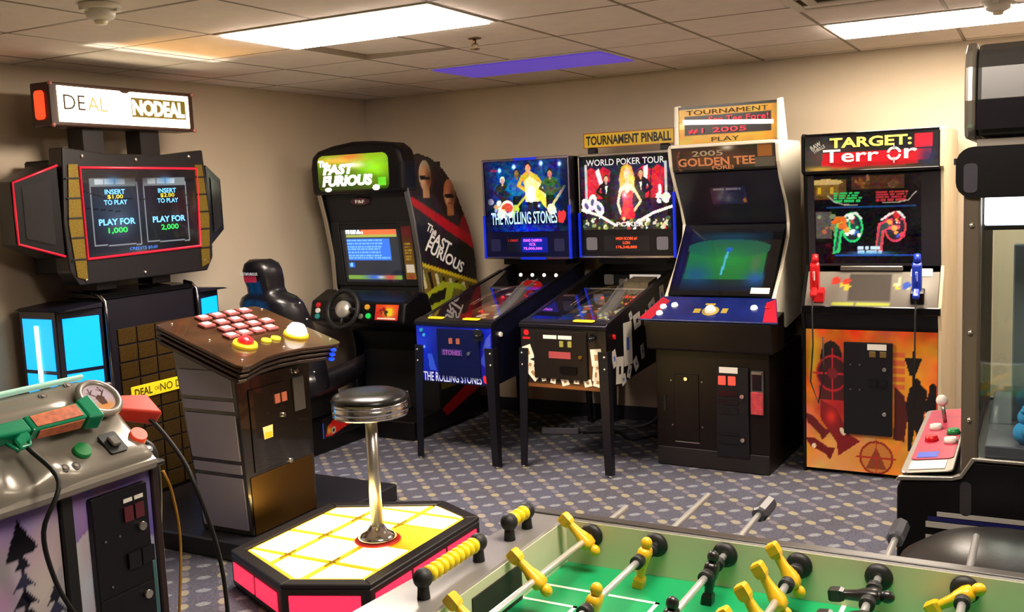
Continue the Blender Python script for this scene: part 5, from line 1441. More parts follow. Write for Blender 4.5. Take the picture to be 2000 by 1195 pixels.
for i in range(3):
    for j in range(5):
        q = clip(hp, xsn[i] + .003, ysn[j] + .003, xsn[i + 1] - .003, ysn[j + 1] - .003)
        if len(q) >= 3:
            amber = (i, j) == (2, 2)
            fp_ = obj('floor_panel', G().prism(q, .151, .166, 'z'), litd, t, .004)
            cx_, cy_ = sum(p[0] for p in q) / len(q), sum(p[1] for p in q) / len(q)
            q2 = inset(q, .016)
            if not amber: obj('bright_centre', G().prism(q2, .1665, .168, 'z'), litp, fp_)
seam = M('floor_seam', '#8a7018', .5)
for x in xsn[1:3]:
    for y in ysn[1:4]:
        obj('seam_bracket', G().box(x - .004, x + .004, y - .05, y + .05, .1685, .1715).box(x - .018, x + .018, y - .003, y + .003, .1685, .1713), seam, t)
redl = M('red_lamp_pane', '#e02040', .3, emit='#ff2848', es=1.6, sampled=True)
def red(i, n_):
    a, b = Vector((*HX[i], 0)), Vector((*HX[(i + 1) % n], 0))
    L_ = (b - a).length
    pl_ = P(a, b - a, (0, 0, 1))
    w = (L_ - .05) / n_
    for k in range(n_): obj('red_pane', G().on(pl_, rect(.03 + k * w, .045, .03 + (k + 1) * w - .02, .125), .001, .004), redl, t)
red(0, 2); red(1, 1); red(2, 3); red(3, 1); red(4, 2)

# ------------------------------------------------------------------ stool
t = thing('bar_stool', 'chrome pedestal stool with round black seat on the glowing platform', 'stool', (-2.535, 3.385, .1725))
obj('red_base_ring', G().lathe([(.098, .001), (.104, .006), (.098, .012), (.06, .014), (.06, .001)][::-1], 32), M('ring_red', '#c82018', .4), t)
obj('base_flange', G().lathe([(.082, .0145), (.085, .02), (.07, .034), (.045, .048), (.032, .07), (.0001, .07)], 32), CHROME, t)
obj('pole', G().cyl((0, 0, .06), (0, 0, .575), .027, n=24), M('satin_steel', '#cfcac2', .3, .9), t)
st = obj('seat', G().lathe([(.0001, .672), (.06, .674), (.12, .67), (.155, .656), (.168, .638), (.165, .63), (.0001, .63)][::-1], 40), M('black_seat_vinyl', '#141311', .28, bump=.08, bs=90), t)
bnd = obj('chrome_band', G().lathe([(.15, .566), (.164, .568), (.1645, .582), (.161, .586), (.1645, .59), (.1645, .61), (.161, .613), (.1645, .616), (.1635, .6295), (.15, .6295)], 48), CHROME, t)
obj('seat_plate', G().lathe([(.03, .558), (.15, .566), (.15, .58), (.03, .58)], 32), STEEL, t)
# ================================================================== HUNTING GAME CABINET (near left)
t = thing('hunting_cabinet', 'hunting arcade cabinet with grey moulded gun panel and mountain artwork', 'arcade cabinet', (-2.37, 1.55, 0), 90)
obj('body', G().box(-.52, .52, .01, .85, 0, .9), M('hunt_black', '#0e0c11', .35), t, .005)
obj('corner_post', G().box(.175, .213, -.006, .009, .02, .9), BLACKM, t, .003)
for x in (-.52, .495): obj('edge_post', G().box(x, x + .025, -.004, .009, .02, .9), M('edge_brown', '#2c1c1a', .4), t, .003)
c = Cv(120, 120, '#9a88b0', .66 / .86)
c.vgrad('#8a8898', '#b8a8a8').soft(.5, .75, .5, .2, '#a898b8', .7).poly([(0, .55), (.2, .8), (.35, .62), (.55, .85), (.8, .6), (1, .78), (1, .2), (0, .2)], '#8c88a0').noise(.06, 12, 4)
c.rect(0, 0, 1, .3, '#2a2c50').soft(.5, .02, .6, .05, '#c88848', .9)
c.soft(.8, .98, .3, .06, '#7a68b0', .9).soft(.9, .7, .1, .14, '#c8bcb0', .8)
for x, h in ((.2, .85), (.42, .7), (.62, .88), (.82, .93), (.955, .78)):
    for k in range(14):
        y = .05 + k * (h - .12) / 14; w = (.17 if x > .7 else .1) * (1 - k / 17)
        c.poly([(x - w, y), (x - w * .4, y + .012), (x, y - .008), (x + w * .4, y + .012), (x + w, y), (x, y + .062)], '#0e0f1c' if k % 3 else '#2a2c44')
c.poly([(.745, .84), (.815, .97), (.90, .86)], '#100e14')
art('mural', c, FR(.01), -.49, .03, .172, .89, t, PRD, .002, label='dusk pine tree artwork')
c = Cv(60, 120, '#8878b8', .28 / .86)
c.vgrad('#5a7298', '#7c64a8').soft(.3, .9, .6, .1, '#9a84b8', .8).poly([(0, .82), (.2, .86), (.4, .74), (.8, .8), (1, .74), (1, .4), (0, .34)], '#bcbcc4').soft(.9, .62, .2, .1, '#8ea6a8', .8).poly([(.6, .62), (1, .66), (1, .4), (.6, .42)], '#3a6a74').poly([(0, .5), (.3, .55), (.4, .3), (0, .25)], '#6a88c0').rect(0, 0, 1, .2, '#c85838').soft(.2, .12, .3, .1, '#e0a048', .9).noise(.06, 10, 8)
for k in range(10): c.rect(.82, .05 + k * .038, .9, .075 + k * .038, '#c89820').rect(.93, .05 + k * .038, 1, .075 + k * .038, '#a87c18')
art('mural', c, FR(.01), .215, .03, .494, .89, t, PRD, .002, label='violet sky and mountain artwork')
d = obj('coin_door', G().on(FR(.01), rr(.265, .15, .465, .855, .006), .003, .02), doorm, t, .003)
for x in (.385, .425): obj('price_card', G().on(FR(.01), rect(x - .012, .812, x + .02, .824), .0245, .001), WHITE, d)
for x in (.37, .41): obj('coin_button', G().on(FR(.01), rr(x, .755, x + .032, .80, .003), .0245, .006), M('dim_maroon', '#5a2028', .4), d)
for x in (.37, .42): obj('coin_return', G().on(FR(.01), rr(x, .61, x + .045, .66, .003), .0245, .008), BLACKG, d)
for x, z in ((.428, .728), (.428, .515)): obj('lock', G().cyl((x, -.012, z), (x, -.028, z), .013), LOCK, d)
obj('seam', G().on(FR(.01), rect(.27, .545, .46, .55), .0245, .002), BLACKM, d)
objs('bolt', G().cyl((.35, -.013, .72), (.35, -.017, .72), .004, n=8).cyl((.3, -.013, .72), (.3, -.017, .72), .004, n=8).cyl((.31, -.013, .58), (.31, -.017, .58), .004, n=8), STEEL, d)
# moulded control panel
mould = M('moulded_silver', '#8f897e', .3, .35)
cp = TILT(-.06, .93, .196, 1.15)
O, U, V = cp; N = U.cross(V)
at = lambda x, y, h: tuple(O + U * x + V * y + N * h)
def hgt(u, v):
    h = .012
    h += .035 * math.exp(-((u - .40) / .075) ** 2 - ((v - .235) / .07) ** 2)
    h += .03 * math.exp(-((v - .25) / .04) ** 2) * (1 / (1 + math.exp((u - .3) / .02)))
    h += .028 * math.exp(-((u - .13) / .055) ** 2 - ((v - .05) / .05) ** 2)
    h += .03 * math.exp(-((u + .05) / .06) ** 2 - ((v - .07) / .06) ** 2)
    h -= .012 * math.exp(-((v - .165) / .03) ** 2) * (1 / (1 + math.exp((u - .33) / .02)))
    h += .012 * math.exp(-((u - .36) / .1) ** 2 - ((v - .06) / .04) ** 2)
    e = min(u + .5, .485 - u)
    h -= .03 * math.exp(-(e / .02) ** 2)
    h -= .02 * math.exp(-(v / .012) ** 2) + .014 * math.exp(-((.345 - v) / .012) ** 2)
    return h
g = G(); nu, nv = 100, 36
vs = []
for j in range(nv):
    for i in range(nu):
        u = -.5 + .985 * i / (nu - 1); v = .345 * j / (nv - 1)
        # right end rounds in towards the top
        uu_ = u if u < .3 else .3 + (u - .3) * (1 - .16 * (v / .345) ** 2)
        vs.append(at(uu_, v, hgt(u, v)))
g.add(vs, [(j * nu + i, j * nu + i + 1, (j + 1) * nu + i + 1, (j + 1) * nu + i) for j in range(nv - 1) for i in range(nu - 1)], True)
obj('control_panel', g, mould, t)
obj('panel_skirt', G().prism([(-.055, .895), (-.068, .925), (-.05, .935), (.205, 1.135), (.3, 1.12), (.3, .905), (.03, .902)], -.5, .475, 'x'), mould, t, .008)
obj('panel_lip', G().box(-.515, .505, -.058, .03, .9005, .918), BLACKM, t, .006)
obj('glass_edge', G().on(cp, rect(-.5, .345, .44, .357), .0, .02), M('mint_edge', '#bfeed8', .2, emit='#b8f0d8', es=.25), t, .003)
b = obj('green_button', G().cyl(at(.256, .085, .01), at(.256, .085, .03), .028, .024, 20), M('button_green', '#12803c', .3), t)
b = obj('orange_button', G().cyl(at(.45, .081, .0), at(.45, .081, .03), .029, .025, 20), M('button_orange', '#e84a24', .3, emit='#f04820', es=.15), t)
obj('recess', G().on(cp, rr(.322, .04, .382, .115, .008), .022, .008), BLACKM, t)
obj('start_button', G().on(cp, rr(.337, .058, .367, .096, .006), .03, .012), M('button_smoke', '#5a5650', .25), t, .004)
for x, y in ((.274, .307), (.369, .325), (.165, .04), (.21, .045), (.47, .04)):
    obj('screw_recess', G().cyl(at(x, y, hgt(x, y) - .006), at(x, y, hgt(x, y) + .003), .013, n=12), M('recess_dark', '#3a3632', .5), t)
    obj('screw_head', G().cyl(at(x, y, hgt(x, y) + .003), at(x, y, hgt(x, y) + .005), .006, n=8), LOCK, t)
dc = Cv(50, 50, '#c0b4b8', 1)
dc.vgrad('#c87838', '#c8bcd0').ell(.5, .5, .42, .42, '#b8aab8').soft(.5, .2, .3, .14, '#d88a3a', .9).poly([(.4, .25), (.6, .25), (.64, .5), (.5, .6), (.36, .5)], '#5a4038')
for s in (-1, 1): dc.line([(.5 + s * .06, .52), (.5 + s * .2, .66), (.5 + s * .16, .84)], .018, '#4a3430').line([(.5 + s * .14, .6), (.5 + s * .28, .72)], .015, '#4a3430').line([(.5 + s * .18, .68), (.5 + s * .08, .78)], .013, '#4a3430')
art('antler_dial', dc, cp, .345, .17, .452, .285, t, PRD, .054, mask=ring(.398, .228, .052, .056, 28))
obj('dial_rim', G().tube([at(.398 + .058 * math.cos(a), .228 + .062 * math.sin(a), .05) for a in [2 * math.pi * k / 28 for k in range(28)]], .012, 8, True), mould, t)
# monitor tower behind the panel
obj('monitor_cabinet', G().prism([(.62, .905), (.66, 1.2), (.74, 1.9), (1.05, 1.95), (1.05, .905)], -.5, .43, 'x'), M('hunt_black', '#17141a'), t, .008)
obj('hose_stand', G().tube(spl([(.545, .12, .30), (.545, .06, .62), (.54, .03, .8), (.535, .03, .92), (.53, .06, .95)]), .014, 8), RUBBER, t)
obj('yellow_cord', G().tube(spl([(.55, .03, .1), (.565, .03, .25), (.585, .0, .6), (.57, .0, .78), (.55, .01, .86)]), .005, 6), M('cord_ochre', '#a87820', .5), t)

def shotgun(lab, main, plate, u0, u1, v, h0, extra):
    t2 = thing('toy_shotgun', lab, 'toy gun', (-2.37, 1.55, 0), 90, 'toy shotguns of the hunting cabinet')
    b = lambda a, dv, dh: at(a, v + dv, h0 + dh)
    def bar(a0, a1, w0, w1, hh0, hh1, c0=0.0, c1=0.0):
        r = []
        for a, w, hh, c in ((a0, w0, hh0, c0), (a1, w1, hh1, c1)):
            r.append([b(a, c - w, -hh), b(a, c + w, -hh), b(a, c + w, hh), b(a, c - w, hh)])
        return G().loft([r[0][::-1], r[1][::-1]], True, False)
    return t2, b, bar
t2, b, bar = shotgun('green toy shotgun with orange label lying in the panel cradle', None, None, 0, 0, .178, .062, None)
gm_ = M('gun_green', '#0e8a60', .25)
obj('muzzle_block', bar(.292, .338, .036, .044, .026, .03), gm_, t2, .006, 2)
f = obj('forend', bar(.12, .292, .027, .03, .022, .024), gm_, t2, .006, 2)
obj('label_plate', G().loft([[b(.135, -.02, .022), b(.28, -.022, .0245), b(.28, .022, .0245), b(.135, .02, .022)], [b(.135, -.02, .025), b(.28, -.022, .0275), b(.28, .022, .0275), b(.135, .02, .025)]], True, False), M('label_orange', '#c86a44', .35, var=.3, vs=60), f)
obj('label_flank', G().loft([[b(.14, -.0285, -.016), b(.28, -.031, -.018), b(.28, -.031, .018), b(.14, -.0285, .016)], [b(.14, -.031, -.016), b(.28, -.0335, -.018), b(.28, -.0335, .018), b(.14, -.031, .016)]], True, False), M('label_orange', '#c86a44'), f)
obj('receiver', bar(.0, .12, .02, .024, .026, .02, -.0, .0), gm_, t2, .006, 2)
obj('pistol_grip', bar(.06, .11, .016, .018, .016, .018, -.05, -.02), gm_, t2, .005)
obj('trigger_guard', G().tube([b(.115, -.02, -.0), b(.10, -.055, 0), b(.06, -.06, 0), b(.045, -.03, 0)], .006, 8), gm_, t2)
obj('stock', bar(-.22, .0, .036, .02, .018, .02, -.03, 0), gm_, t2, .006, 2)
obj('cable', G().tube(spl([at(.09, .12, .06), (.07, -.15, .98), (.02, -.14, .86), (.07, -.1, .70), (.14, -.08, .56), (.2, -.07, .4), (.22, -.08, .2), (.2, -.12, .02)]), .0065, 8), RUBBER, t2)
t2, b, bar = shotgun('orange toy shotgun sticking out past the right end of the moulded panel', None, None, 0, 0, .185, .004, None)
om = M('gun_orange', '#d8402c', .28)
obj('muzzle_block', bar(.455, .575, .03, .042, .026, .03, .03, -.015), om, t2, .006, 2)
obj('barrel_tip', bar(.575, .59, .03, .02, .02, .012, -.015, -.02), om, t2, .003)
obj('stock', G().loft([[at(.46, .26, -.01), at(.51, .26, -.01), at(.51, .30, .02), at(.46, .30, .02)], [at(.5, .36, -.12), at(.545, .36, -.12), at(.545, .40, -.09), at(.5, .40, -.09)]], True, False), M('gun_dark', '#4a1c18', .4), t2, .005)
obj('cable', G().tube(spl([at(.54, .2, .0), (.56, .02, .99), (.56, -.07, .9), (.555, -.12, .82), (.6, -.13, .66), (.63, -.13, .5), (.635, -.13, .3), (.62, -.14, .05), (.6, -.17, .01)]), .007, 8), RUBBER, t2)
# each gun's origin sits under the gun itself
for o in [q for q in bpy.data.objects if q.name.startswith('toy_shotgun')]:
    off = Vector(at(.2, .178, .03)) if 'green' in o['label'] else Vector(at(.52, .2, .0))
    o.location = Vector(o.location) + Matrix.Rotation(R(90), 3, 'Z') @ off
    for ch in o.children: ch.location = -off
# ================================================================== TABLE FOOTBALL (foreground)
FX, FY = -.36, 1.79          # centre of the playing field
t = thing('foosball_table', 'table football table with green field and grey rails in the foreground', 'foosball table', (FX, FY, 0), -.8)
ix, iy = .67, .347           # half inner size
cab = M('rail_grey', '#7e7b77', .2, var=.08, vs=7, coat=.4)
inner = M('inner_cream', '#cbcaa8', .45)
zt, zf = .862, .75
def wall(name, x0, x1, y0, y1):
    return obj(name, G().box(x0, x1, y0, y1, .56, zt), cab, t, .004)
wall('side_wall', -ix, ix + .095, iy, iy + .032)
wall('side_wall', -ix, ix + .095, -iy - .032, -iy)
obj('end_wall', G().prism([(-ix - .16, -iy - .032), (-ix, -iy - .032), (-ix, iy + .032), (-ix - .1, iy + .032)], .56, zt, 'z'), cab, t, .004)
wall('end_wall', ix, ix + .095, -iy, iy)
obj('inner_lining', G().box(-ix, ix, iy - .003, iy - .0005, zf, zt - .004), inner, t)
obj('inner_lining', G().box(-ix, ix, -iy + .0005, -iy + .003, zf, zt - .004), inner, t)
obj('inner_lining', G().box(-ix + .0005, -ix + .003, -iy + .003, iy - .003, zf, zt - .004), inner, t)
obj('inner_lining', G().box(ix - .003, ix - .0005, -iy + .003, iy - .003, zf, zt - .004), inner, t)
obj('top_trim', G().box(-ix - .096, ix + .096, iy + .004, iy + .034, zt, zt + .004), M('trim_dark', '#3c3632', .35), t, .002)
obj('top_trim', G().box(-ix - .096, ix + .096, -iy - .034, -iy - .004, zt, zt + .004), M('trim_dark', '#3c3632'), t, .002)
obj('goal_opening', G().box(-ix + .003, -ix + .006, -.115, .10, zf + .001, .835), M('goal_dark', '#1c120c', .6), t)
obj('goal_opening', G().box(ix - .006, ix - .003, -.115, .10, zf + .001, .835), M('goal_dark', '#1c120c'), t)
obj('field', G().box(-ix, ix, -iy, iy, zf - .02, zf), M('field_green', '#149a5c', .35, var=.06, vs=4), t)
ln = M('field_line', '#e8f0dc', .4)
lg = G()
tp_ = TOP(zf)
for a, b_, c_, d_ in ((-ix, -.20, -ix + .30, -.19), (-ix, .19, -ix + .30, .20), (-ix + .29, -.20, -ix + .30, .20), (-ix, -.1, -ix + .14, -.09), (-ix, .10, -ix + .14, .11), (-ix + .13, -.1, -ix + .14, .11), (-.005, -iy, .005, iy), (ix - .30, -.20, ix, -.19), (ix - .30, .19, ix, .20), (ix - .30, -.20, ix - .29, .20)):
    lg.on(tp_, rect(a, b_, c_, d_), .0008)
o_, i_ = ring(0, 0, .11, n=32), ring(0, 0, .10, n=32)
for k in range(32): lg.on(tp_, [o_[k], o_[(k + 1) % 32], i_[(k + 1) % 32], i_[k]], .0008)
objs('field_markings', lg, ln, t)
for sx in (-1, 1):
    for sy in (-1, 1):
        obj('leg', G().box(sx * (ix + .01), sx * (ix + .085), sy * (iy - .06), sy * (iy + .015), 0, .559), BLACK, t, .006)
ym = M('player_yellow', '#e8b41c', .35); bm_ = M('player_black', '#191616', .3)
def man_mesh():
    g = G()
    # head up (+z), feet down; the rod runs along y through the chest
    g.ball((0, 0, .032), .0135, (1, .95, 1.1), 12)
    g.loft([[(x * w + cx, y * d, z) for x, y in ((-1, -.6), (-.6, -1), (.6, -1), (1, -.6), (1, .6), (.6, 1), (-.6, 1), (-1, .6))] for z, w, d, cx in ((.022, .008, .01, 0), (.017, .013, .02, 0), (.004, .015, .021, 0), (-.014, .013, .015, 0), (-.026, .010, .012, 0), (-.05, .0085, .009, 0), (-.056, .009, .010, 0))])
    g.loft([[(x, y, z) for x, y in ((-a, -b), (a, -b), (a, b), (-a, b))] for z, a, b in ((-.052, .0095, .010), (-.060, .012, .0125), (-.078, .012, .0125), (-.083, .0095, .011))], True, False)
    return g
mans = {'y': mesh_of('player', man_mesh(), ym), 'k': mesh_of('player', man_mesh(), bm_)}
sc_bush = RUBBER
rods = [('y', (.305, .045, -.215), 132, .565, None), ('y', (.265, -.02), 12, .745, None), ('k', (.24, -.025, -.29), 8, .745, 'far'), ('y', (.265, .145, .025, -.095, -.215), 148, .36, None),
        ('k', (.235, .115, -.005, -.125, -.245), 84, .69, 'far'), ('y', (.31, .07, -.17), 58, .675, None), ('k', (.20, -.08), 20, .60, 'far'), ('k', (.22, -.02, -.26), 20, .60, 'far')]
for k, (colr, ps, ang, yend, hnd) in enumerate(rods):
    x = -ix + .072 + .1675 * k; z = .828
    r_ = obj('rod', G().cyl((x, -.62, z), (x, yend, z), .008, n=14), M('rod_chrome', '#f4f2ee', .28, .75), t)
    for s in (-1, 1):
        obj('bushing', G().lathe([(.012, 0), (.029, 0), (.029, .006), (.022, .014), (.012, .014)], 20, (x, s * (iy - .003), z), Matrix.Rotation(R(90 * s), 4, 'X')), sc_bush, r_)
    for p_ in ps:
        o = obj('player', mans[colr], None, r_)
        o.location = (x, p_, z); o.rotation_euler = (0, R(ang), 0)
    g = G()
    for p_ in (ps[0], ps[-1]):
        for dd in ((-.045,) if p_ == ps[-1] and len(ps) > 1 else (.04, -.04)):
            g.cyl((x, p_ + dd - .011, z), (x, p_ + dd + .011, z), .0155, n=14)
    if k != 0: objs('rubber_stop', g, RUBBER, r_)
    if hnd == 'far':
        obj('handle', G().cyl((x, yend - .11, z), (x, yend - .1, z), .017, .021, 8, False).cyl((x, yend - .1, z), (x, yend - .005, z), .021, .021, 8, False), M('handle_grey', '#3c3c42', .35), r_)
    else:
        obj('handle', G().cyl((x, -.73, z), (x, -.62, z), .018, n=10), RUBBER, r_)
# score counters on the end rail
for y0, y1, nb, yb in ((.158, .245, 3, .180), (-.205, .015, 9, -.178)):
    xc = -ix - .055
    b_ = obj('score_counter', G().cyl((xc, y0, .905), (xc, y1, .905), .005, n=8), STEEL, t)
    for y in (y0, y1): obj('end_mount', G().cyl((xc, y, zt + .0005), (xc, y, .9), .014, .011, 12).ball((xc, y, .905), .021, n=14), RUBBER, b_, .0)
    for q in range(nb):
        yy = yb + q * (.021 if nb > 4 else .024)
        obj('score_bead', G().lathe([(.006, -.0095), (.016, -.008), (.0185, 0), (.016, .008), (.006, .0095)], 14, (xc, yy, .905), Matrix.Rotation(R(90), 4, 'X')), M('bead_yellow', '#f0d020', .3), b_)

# ------------------------------------------------------------------ round black stool behind the table
t = thing('round_stool', 'black domed stool seat between the football table and the crane', 'stool', (-.05, 2.66, 0))
obj('seat', G().lathe([(.0001, .755), (.1, .75), (.19, .727), (.25, .685), (.272, .645), (.265, .615), (.0001, .61)][::-1], 40), M('stool_vinyl', '#24211f', .32, bump=.1, bs=70), t)
obj('pole', G().cyl((0, 0, .03), (0, 0, .61), .03, n=20), CHROME, t)
obj('base', G().lathe([(.2, 0), (.2, .01), (.1, .028), (.035, .04), (.0001, .04)], 32), CHROME, t)
# ================================================================== PRIZE CRANE (right edge)
t = thing('prize_crane', 'prize crane machine with glass sides and pink button shelf at right edge', 'claw machine', (-.18, 3.43, 0), -90)
cb = M('crane_black', '#0b090b', .35, spec=.25)
HW = .43
obj('base_cabinet', G().prism([(-.17, .0), (-.17, .765), (-.155, .79), (-.02, .80), (.0, .81), (.035, .862), (.85, .862), (.85, 0)], -HW, HW, 'x'), cb, t, .008, 2)
alu = M('aluminium_trim', '#b9b3a8', .3, .9)
for s in (-1, 1):
    a, b_ = s * (HW - .012), s * (HW + .006)
    obj('body_trim', G().prism([(-.175, .785), (-.165, .80), (-.02, .812), (.0, .82), (.03, .872), (.85, .872), (.85, .862), (.037, .862), (.005, .808), (-.02, .80), (-.155, .788)], a, b_, 'x'), alu, t, .002)
    for z0, z1, y0 in ((.690, .703, -.06), (.655, .672, -.09), (.615, .632, -.09)):
        obj('side_stripe', G().box(s * HW, s * (HW + .004), y0, .84, z0, z1), M('stripe_pale', '#b0aaa2', .35, .3), t)
    obj('side_stripe_dark', G().box(s * HW, s * (HW + .003), -.085, .84, .675, .687), M('stripe_navy', '#14144a', .4), t)
    obj('side_slot', G().on(RS(HW) if s > 0 else LS(-HW), rr(.0 if s > 0 else -.03, .70, .03 if s > 0 else 0, .80, .014), .001, .003), M('slot_edge', '#2a272a', .4), t)
postm = M('post_champagne', '#7c7062', .28, .7)
for x in (-HW + .002, HW - .04):
    obj('corner_post', G().box(x, x + .038, .0, .045, .80 + .0, 1.62), postm, t, .008, 2)
    obj('corner_post', G().box(x, x + .038, .81, .848, .873, 1.62), postm, t, .004)
objs('post_rivet', G().ball((HW - .0, .022, 1.53), .007, n=8).ball((HW - .0, .022, 1.23), .007, n=8).ball((HW, .022, .98), .007, n=8), LOCK, t)
# control shelf
sh = TILT(-.165, .801, -.015, .822)
obj('shelf_plate', G().on(sh, rr(-HW + .01, .003, HW - .01, .148, .02), .0, .006), alu, t, .002)
pk = M('pink_panel', '#c83c58', .3, var=.2, vs=12)
obj('pink_overlay', G().on(sh, rr(-HW + .03, .02, .29, .14, .02), .007, .002), pk, t)
obj('white_label', G().on(sh, rect(.31, .025, .40, .125), .007, .002), M('label_cream', '#fffae6', .4), t)
obj('blue_label', G().on(sh, rect(.21, .035, .275, .095), .0095, .001), M('label_blue', '#1c48d0', .4), t)
O, U, V = sh; N = U.cross(V)
at = lambda x, y, h: tuple(O + U * x + V * y + N * h)
for x, y, m in ((-.02, .12, M('button_green2', '#189048', .3)), (.1, .12, WHITE), (-.1, .06, WHITE), (.06, .06, REDP)):
    obj('push_button', G().cyl(at(x, y, .009), at(x, y, .026), .022, .018, 18), m, t)
j = obj('joystick', G().cyl(at(-.2, .08, .009), at(-.2, .08, .075), .007, n=10), STEEL, t)
obj('joystick_knob', G().ball(at(-.2, .08, .085), .02), WHITE, j)
# glass box
gl = GLASS('crane_glass', '#eef4f4', .05, .02)
obj('glass_pane', G().box(HW - .022, HW - .017, .048, .805, .866, 1.60), gl, t)
obj('glass_pane', G().box(-HW + .017, -HW + .022, .048, .805, .866, 1.60), gl, t)
obj('glass_pane', G().box(-HW + .045, HW - .045, .018, .023, .83, 1.60), gl, t)
obj('rear_panel', G().box(-HW + .045, HW - .045, .815, .83, .866, 1.60), M('mirror_panel', '#c8c8c8', .12, .85), t)
obj('prize_floor', G().box(-HW + .04, HW - .04, .06, .80, .863, .90), M('prize_floor', '#5c5660', .4), t, .003)
objs('inner_column', G().box(-.02, .05, .12, .17, .9, 1.45).box(-.3, -.25, .5, .55, .9, 1.45), M('column_glassy', '#8a949c', .25, .4), t, .004)
objs('chute_wall', G().box(.1, .11, .06, .33, .9, 1.02).box(.11, .40, .325, .335, .9, 1.02), GLASS('chute_acrylic', '#dfe8ea', .15, .05), t)
gan = obj('gantry_rail', G().box(-HW + .05, HW - .05, .3, .33, 1.50, 1.53).box(-.03, .03, .06, .8, 1.53, 1.55), STEEL, t, .003)
cl = obj('claw', G().cyl((-.05, .32, 1.28), (-.05, .32, 1.50), .008, n=10).lathe([(.035, 1.2), (.04, 1.22), (.03, 1.28), (.0001, 1.29)], 20, (-.05, .32, 0)), CHROME, t)
for k in range(3):
    a = 2.09 * k
    q = lambda r, z: (-.05 + r * math.cos(a), .32 + r * math.sin(a), z)
    obj('claw_finger', G().tube([q(.03, 1.21), q(.085, 1.17), q(.09, 1.11), q(.03, 1.05)], .006, 6), CHROME, cl)
# top: lamp box, gap, drum
lam = M('crane_lamp', '#ffffff', .4, emit='#f4fbff', es=4.5, sampled=True)
obj('lamp_box', G().box(.1, .13, .04, .78, 1.515, 1.598), lam, t, .003)
obj('lamp_shade', G().box(.095, .135, .04, .78, 1.50, 1.513), M('shade_navy', '#14162a', .4), t)
prof = rr(-.02, 1.605, .85, 1.745, .045, 5)
obj('top_box', G().prism(prof, -HW - .008, HW + .008, 'x', True), cb, t)
obj('top_label', G().on(RS(HW + .008), rr(.0, 1.62, .035, 1.70, .012), .001, .002), M('label_smoke', '#35323a', .3), t)
obj('hook', G().box(-.01, .0, -.055, -.018, 1.70, 1.72), BLACKM, t)
obj('gap_plate', G().box(-HW + .03, HW - .03, .03, .8, 1.746, 1.765), alu, t)
# drum with an aluminium end profile, axis running back from the player
HWd = HW + .01
dprof = [(-HWd, 1.80), (-HWd + .03, 1.772), (HWd - .03, 1.772), (HWd, 1.80), (HWd + .012, 1.87), (HWd, 1.955), (HWd - .03, 2.0), (HWd - .09, 2.025), (-HWd + .09, 2.025), (-HWd + .03, 2.0), (-HWd, 1.955), (-HWd - .012, 1.87)]
obj('drum', G().prism(dprof, .03, .85, 'y'), M('drum_smoke', '#3a3836', .3, .2), t, .012, 2)
big = [(x * 1.012, 1.9 + (z - 1.9) * 1.05) for x, z in dprof]
obj('drum_trim', G().prism(big, .0, .029, 'y'), alu, t, .01, 2)
dk = M('drum_dark', '#0e0c12', .3)
obj('drum_lower_band', G().add([(HWd + .006, .031, 1.79), (HWd + .006, .849, 1.79), (HWd + .0145, .849, 1.868), (HWd + .0145, .031, 1.868)], [(0, 1, 2, 3)]), dk, t)
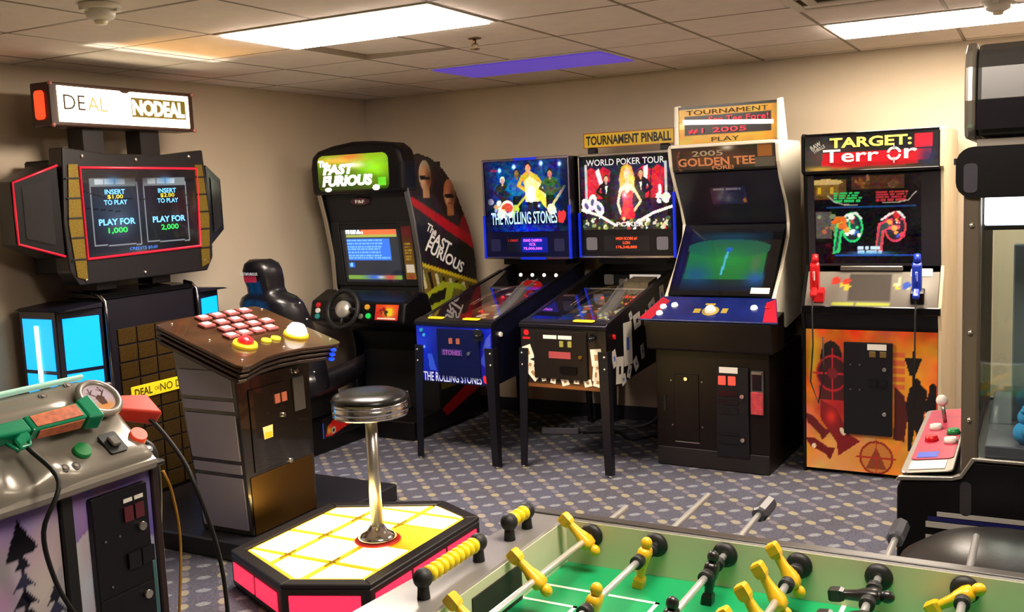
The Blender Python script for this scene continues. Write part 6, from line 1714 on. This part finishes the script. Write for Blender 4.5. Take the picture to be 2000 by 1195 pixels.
# prizes inside
pc = [('#3aa0d8', 'blue'), ('#c8b490', 'tan'), ('#d8d0c0', 'white'), ('#b8a070', 'khaki'), ('#c83848', 'red'), ('#e0a030', 'orange'), ('#4a8a48', 'green'), ('#8a6a50', 'brown')]
rp = random.Random(3)
used_lab = {}
spots = [(.34, .16), (.30, .26), (.36, .42), (.25, .46), (.35, .56), (.22, .60), (.34, .70), (.18, .72), (.05, .45), (.02, .62), (-.12, .55), (-.15, .70), (-.28, .62), (-.3, .3), (-.15, .28), (-.3, .45)]
for k, (x, y) in enumerate(spots):
    hexc, nm = pc[k % len(pc)]
    wX, wY = -.18 + y, 3.43 - x
    near = 'by the near glass' if x > .15 else ('by the far glass' if x < -.1 else 'in the middle')
    dep = 'close to the button shelf' if y < .35 else ('halfway back' if y < .6 else 'at the rear')
    t2 = thing('plush_prize', f'small {nm} plush toy {near} inside the crane, {dep}', 'plush toy', (wX, wY, .9005), rp.uniform(0, 360), 'plush prizes in the crane')
    m = M('plush_' + nm, hexc, .9, bump=.4, bs=120)
    s = rp.uniform(.8, 1.05)
    obj('body', G().ball((0, 0, .034 * s), .036 * s, (1, .9, .95)), m, t2)
    obj('head', G().ball((0, -.006, .083 * s), .027 * s), m, t2)
    for sx in (-1, 1):
        obj('ear', G().ball((sx * .019 * s, 0, .106 * s), .010 * s, n=8), m, t2)
        obj('arm', G().ball((sx * .036 * s, -.008, .046 * s), .014 * s, (1, 1, 1.3), 8), m, t2)
        obj('foot', G().ball((sx * .02 * s, -.028 * s, .0145 * s), .0145 * s, (1, 1.2, 1), 8), m, t2)

# ------------------------------------------------------------------ cords on the carpet under the pinball machines
t = thing('power_strip', 'grey power strip lying on the carpet beneath the card pinball machine', 'power strip', (-2.87, 5.98, 0), 15)
obj('body', G().box(-.13, .13, -.03, .03, 0, .045), M('strip_grey', '#6e6a74', .4), t, .006)
for k in range(4): obj('outlet', G().box(-.1 + k * .055, -.068 + k * .055, -.016, .016, .0455, .048), BLACKM, t)
for nm, pts in (('black power cord looping on the carpet behind the card pinball machine', [(-2.72, 6.02, .012), (-2.5, 6.1, .012), (-2.35, 5.95, .012), (-2.2, 6.12, .012), (-2.05, 6.2, .012), (-1.95, 6.35, .02), (-1.92, 6.47, .15)]), ('grey power cord hanging by the rear leg of the card pinball machine', [(-2.2, 6.46, .55), (-2.22, 6.42, .3), (-2.3, 6.35, .08), (-2.42, 6.3, .012), (-2.6, 6.28, .012), (-2.74, 6.1, .03)])):
    o = obj('extension_cord', G().tube(spl(pts), .009, 8), RUBBER if 'black' in nm else M('cord_grey', '#5c5862', .5))
    tag(o, nm, 'cord', 'power cords under the pinball machines')
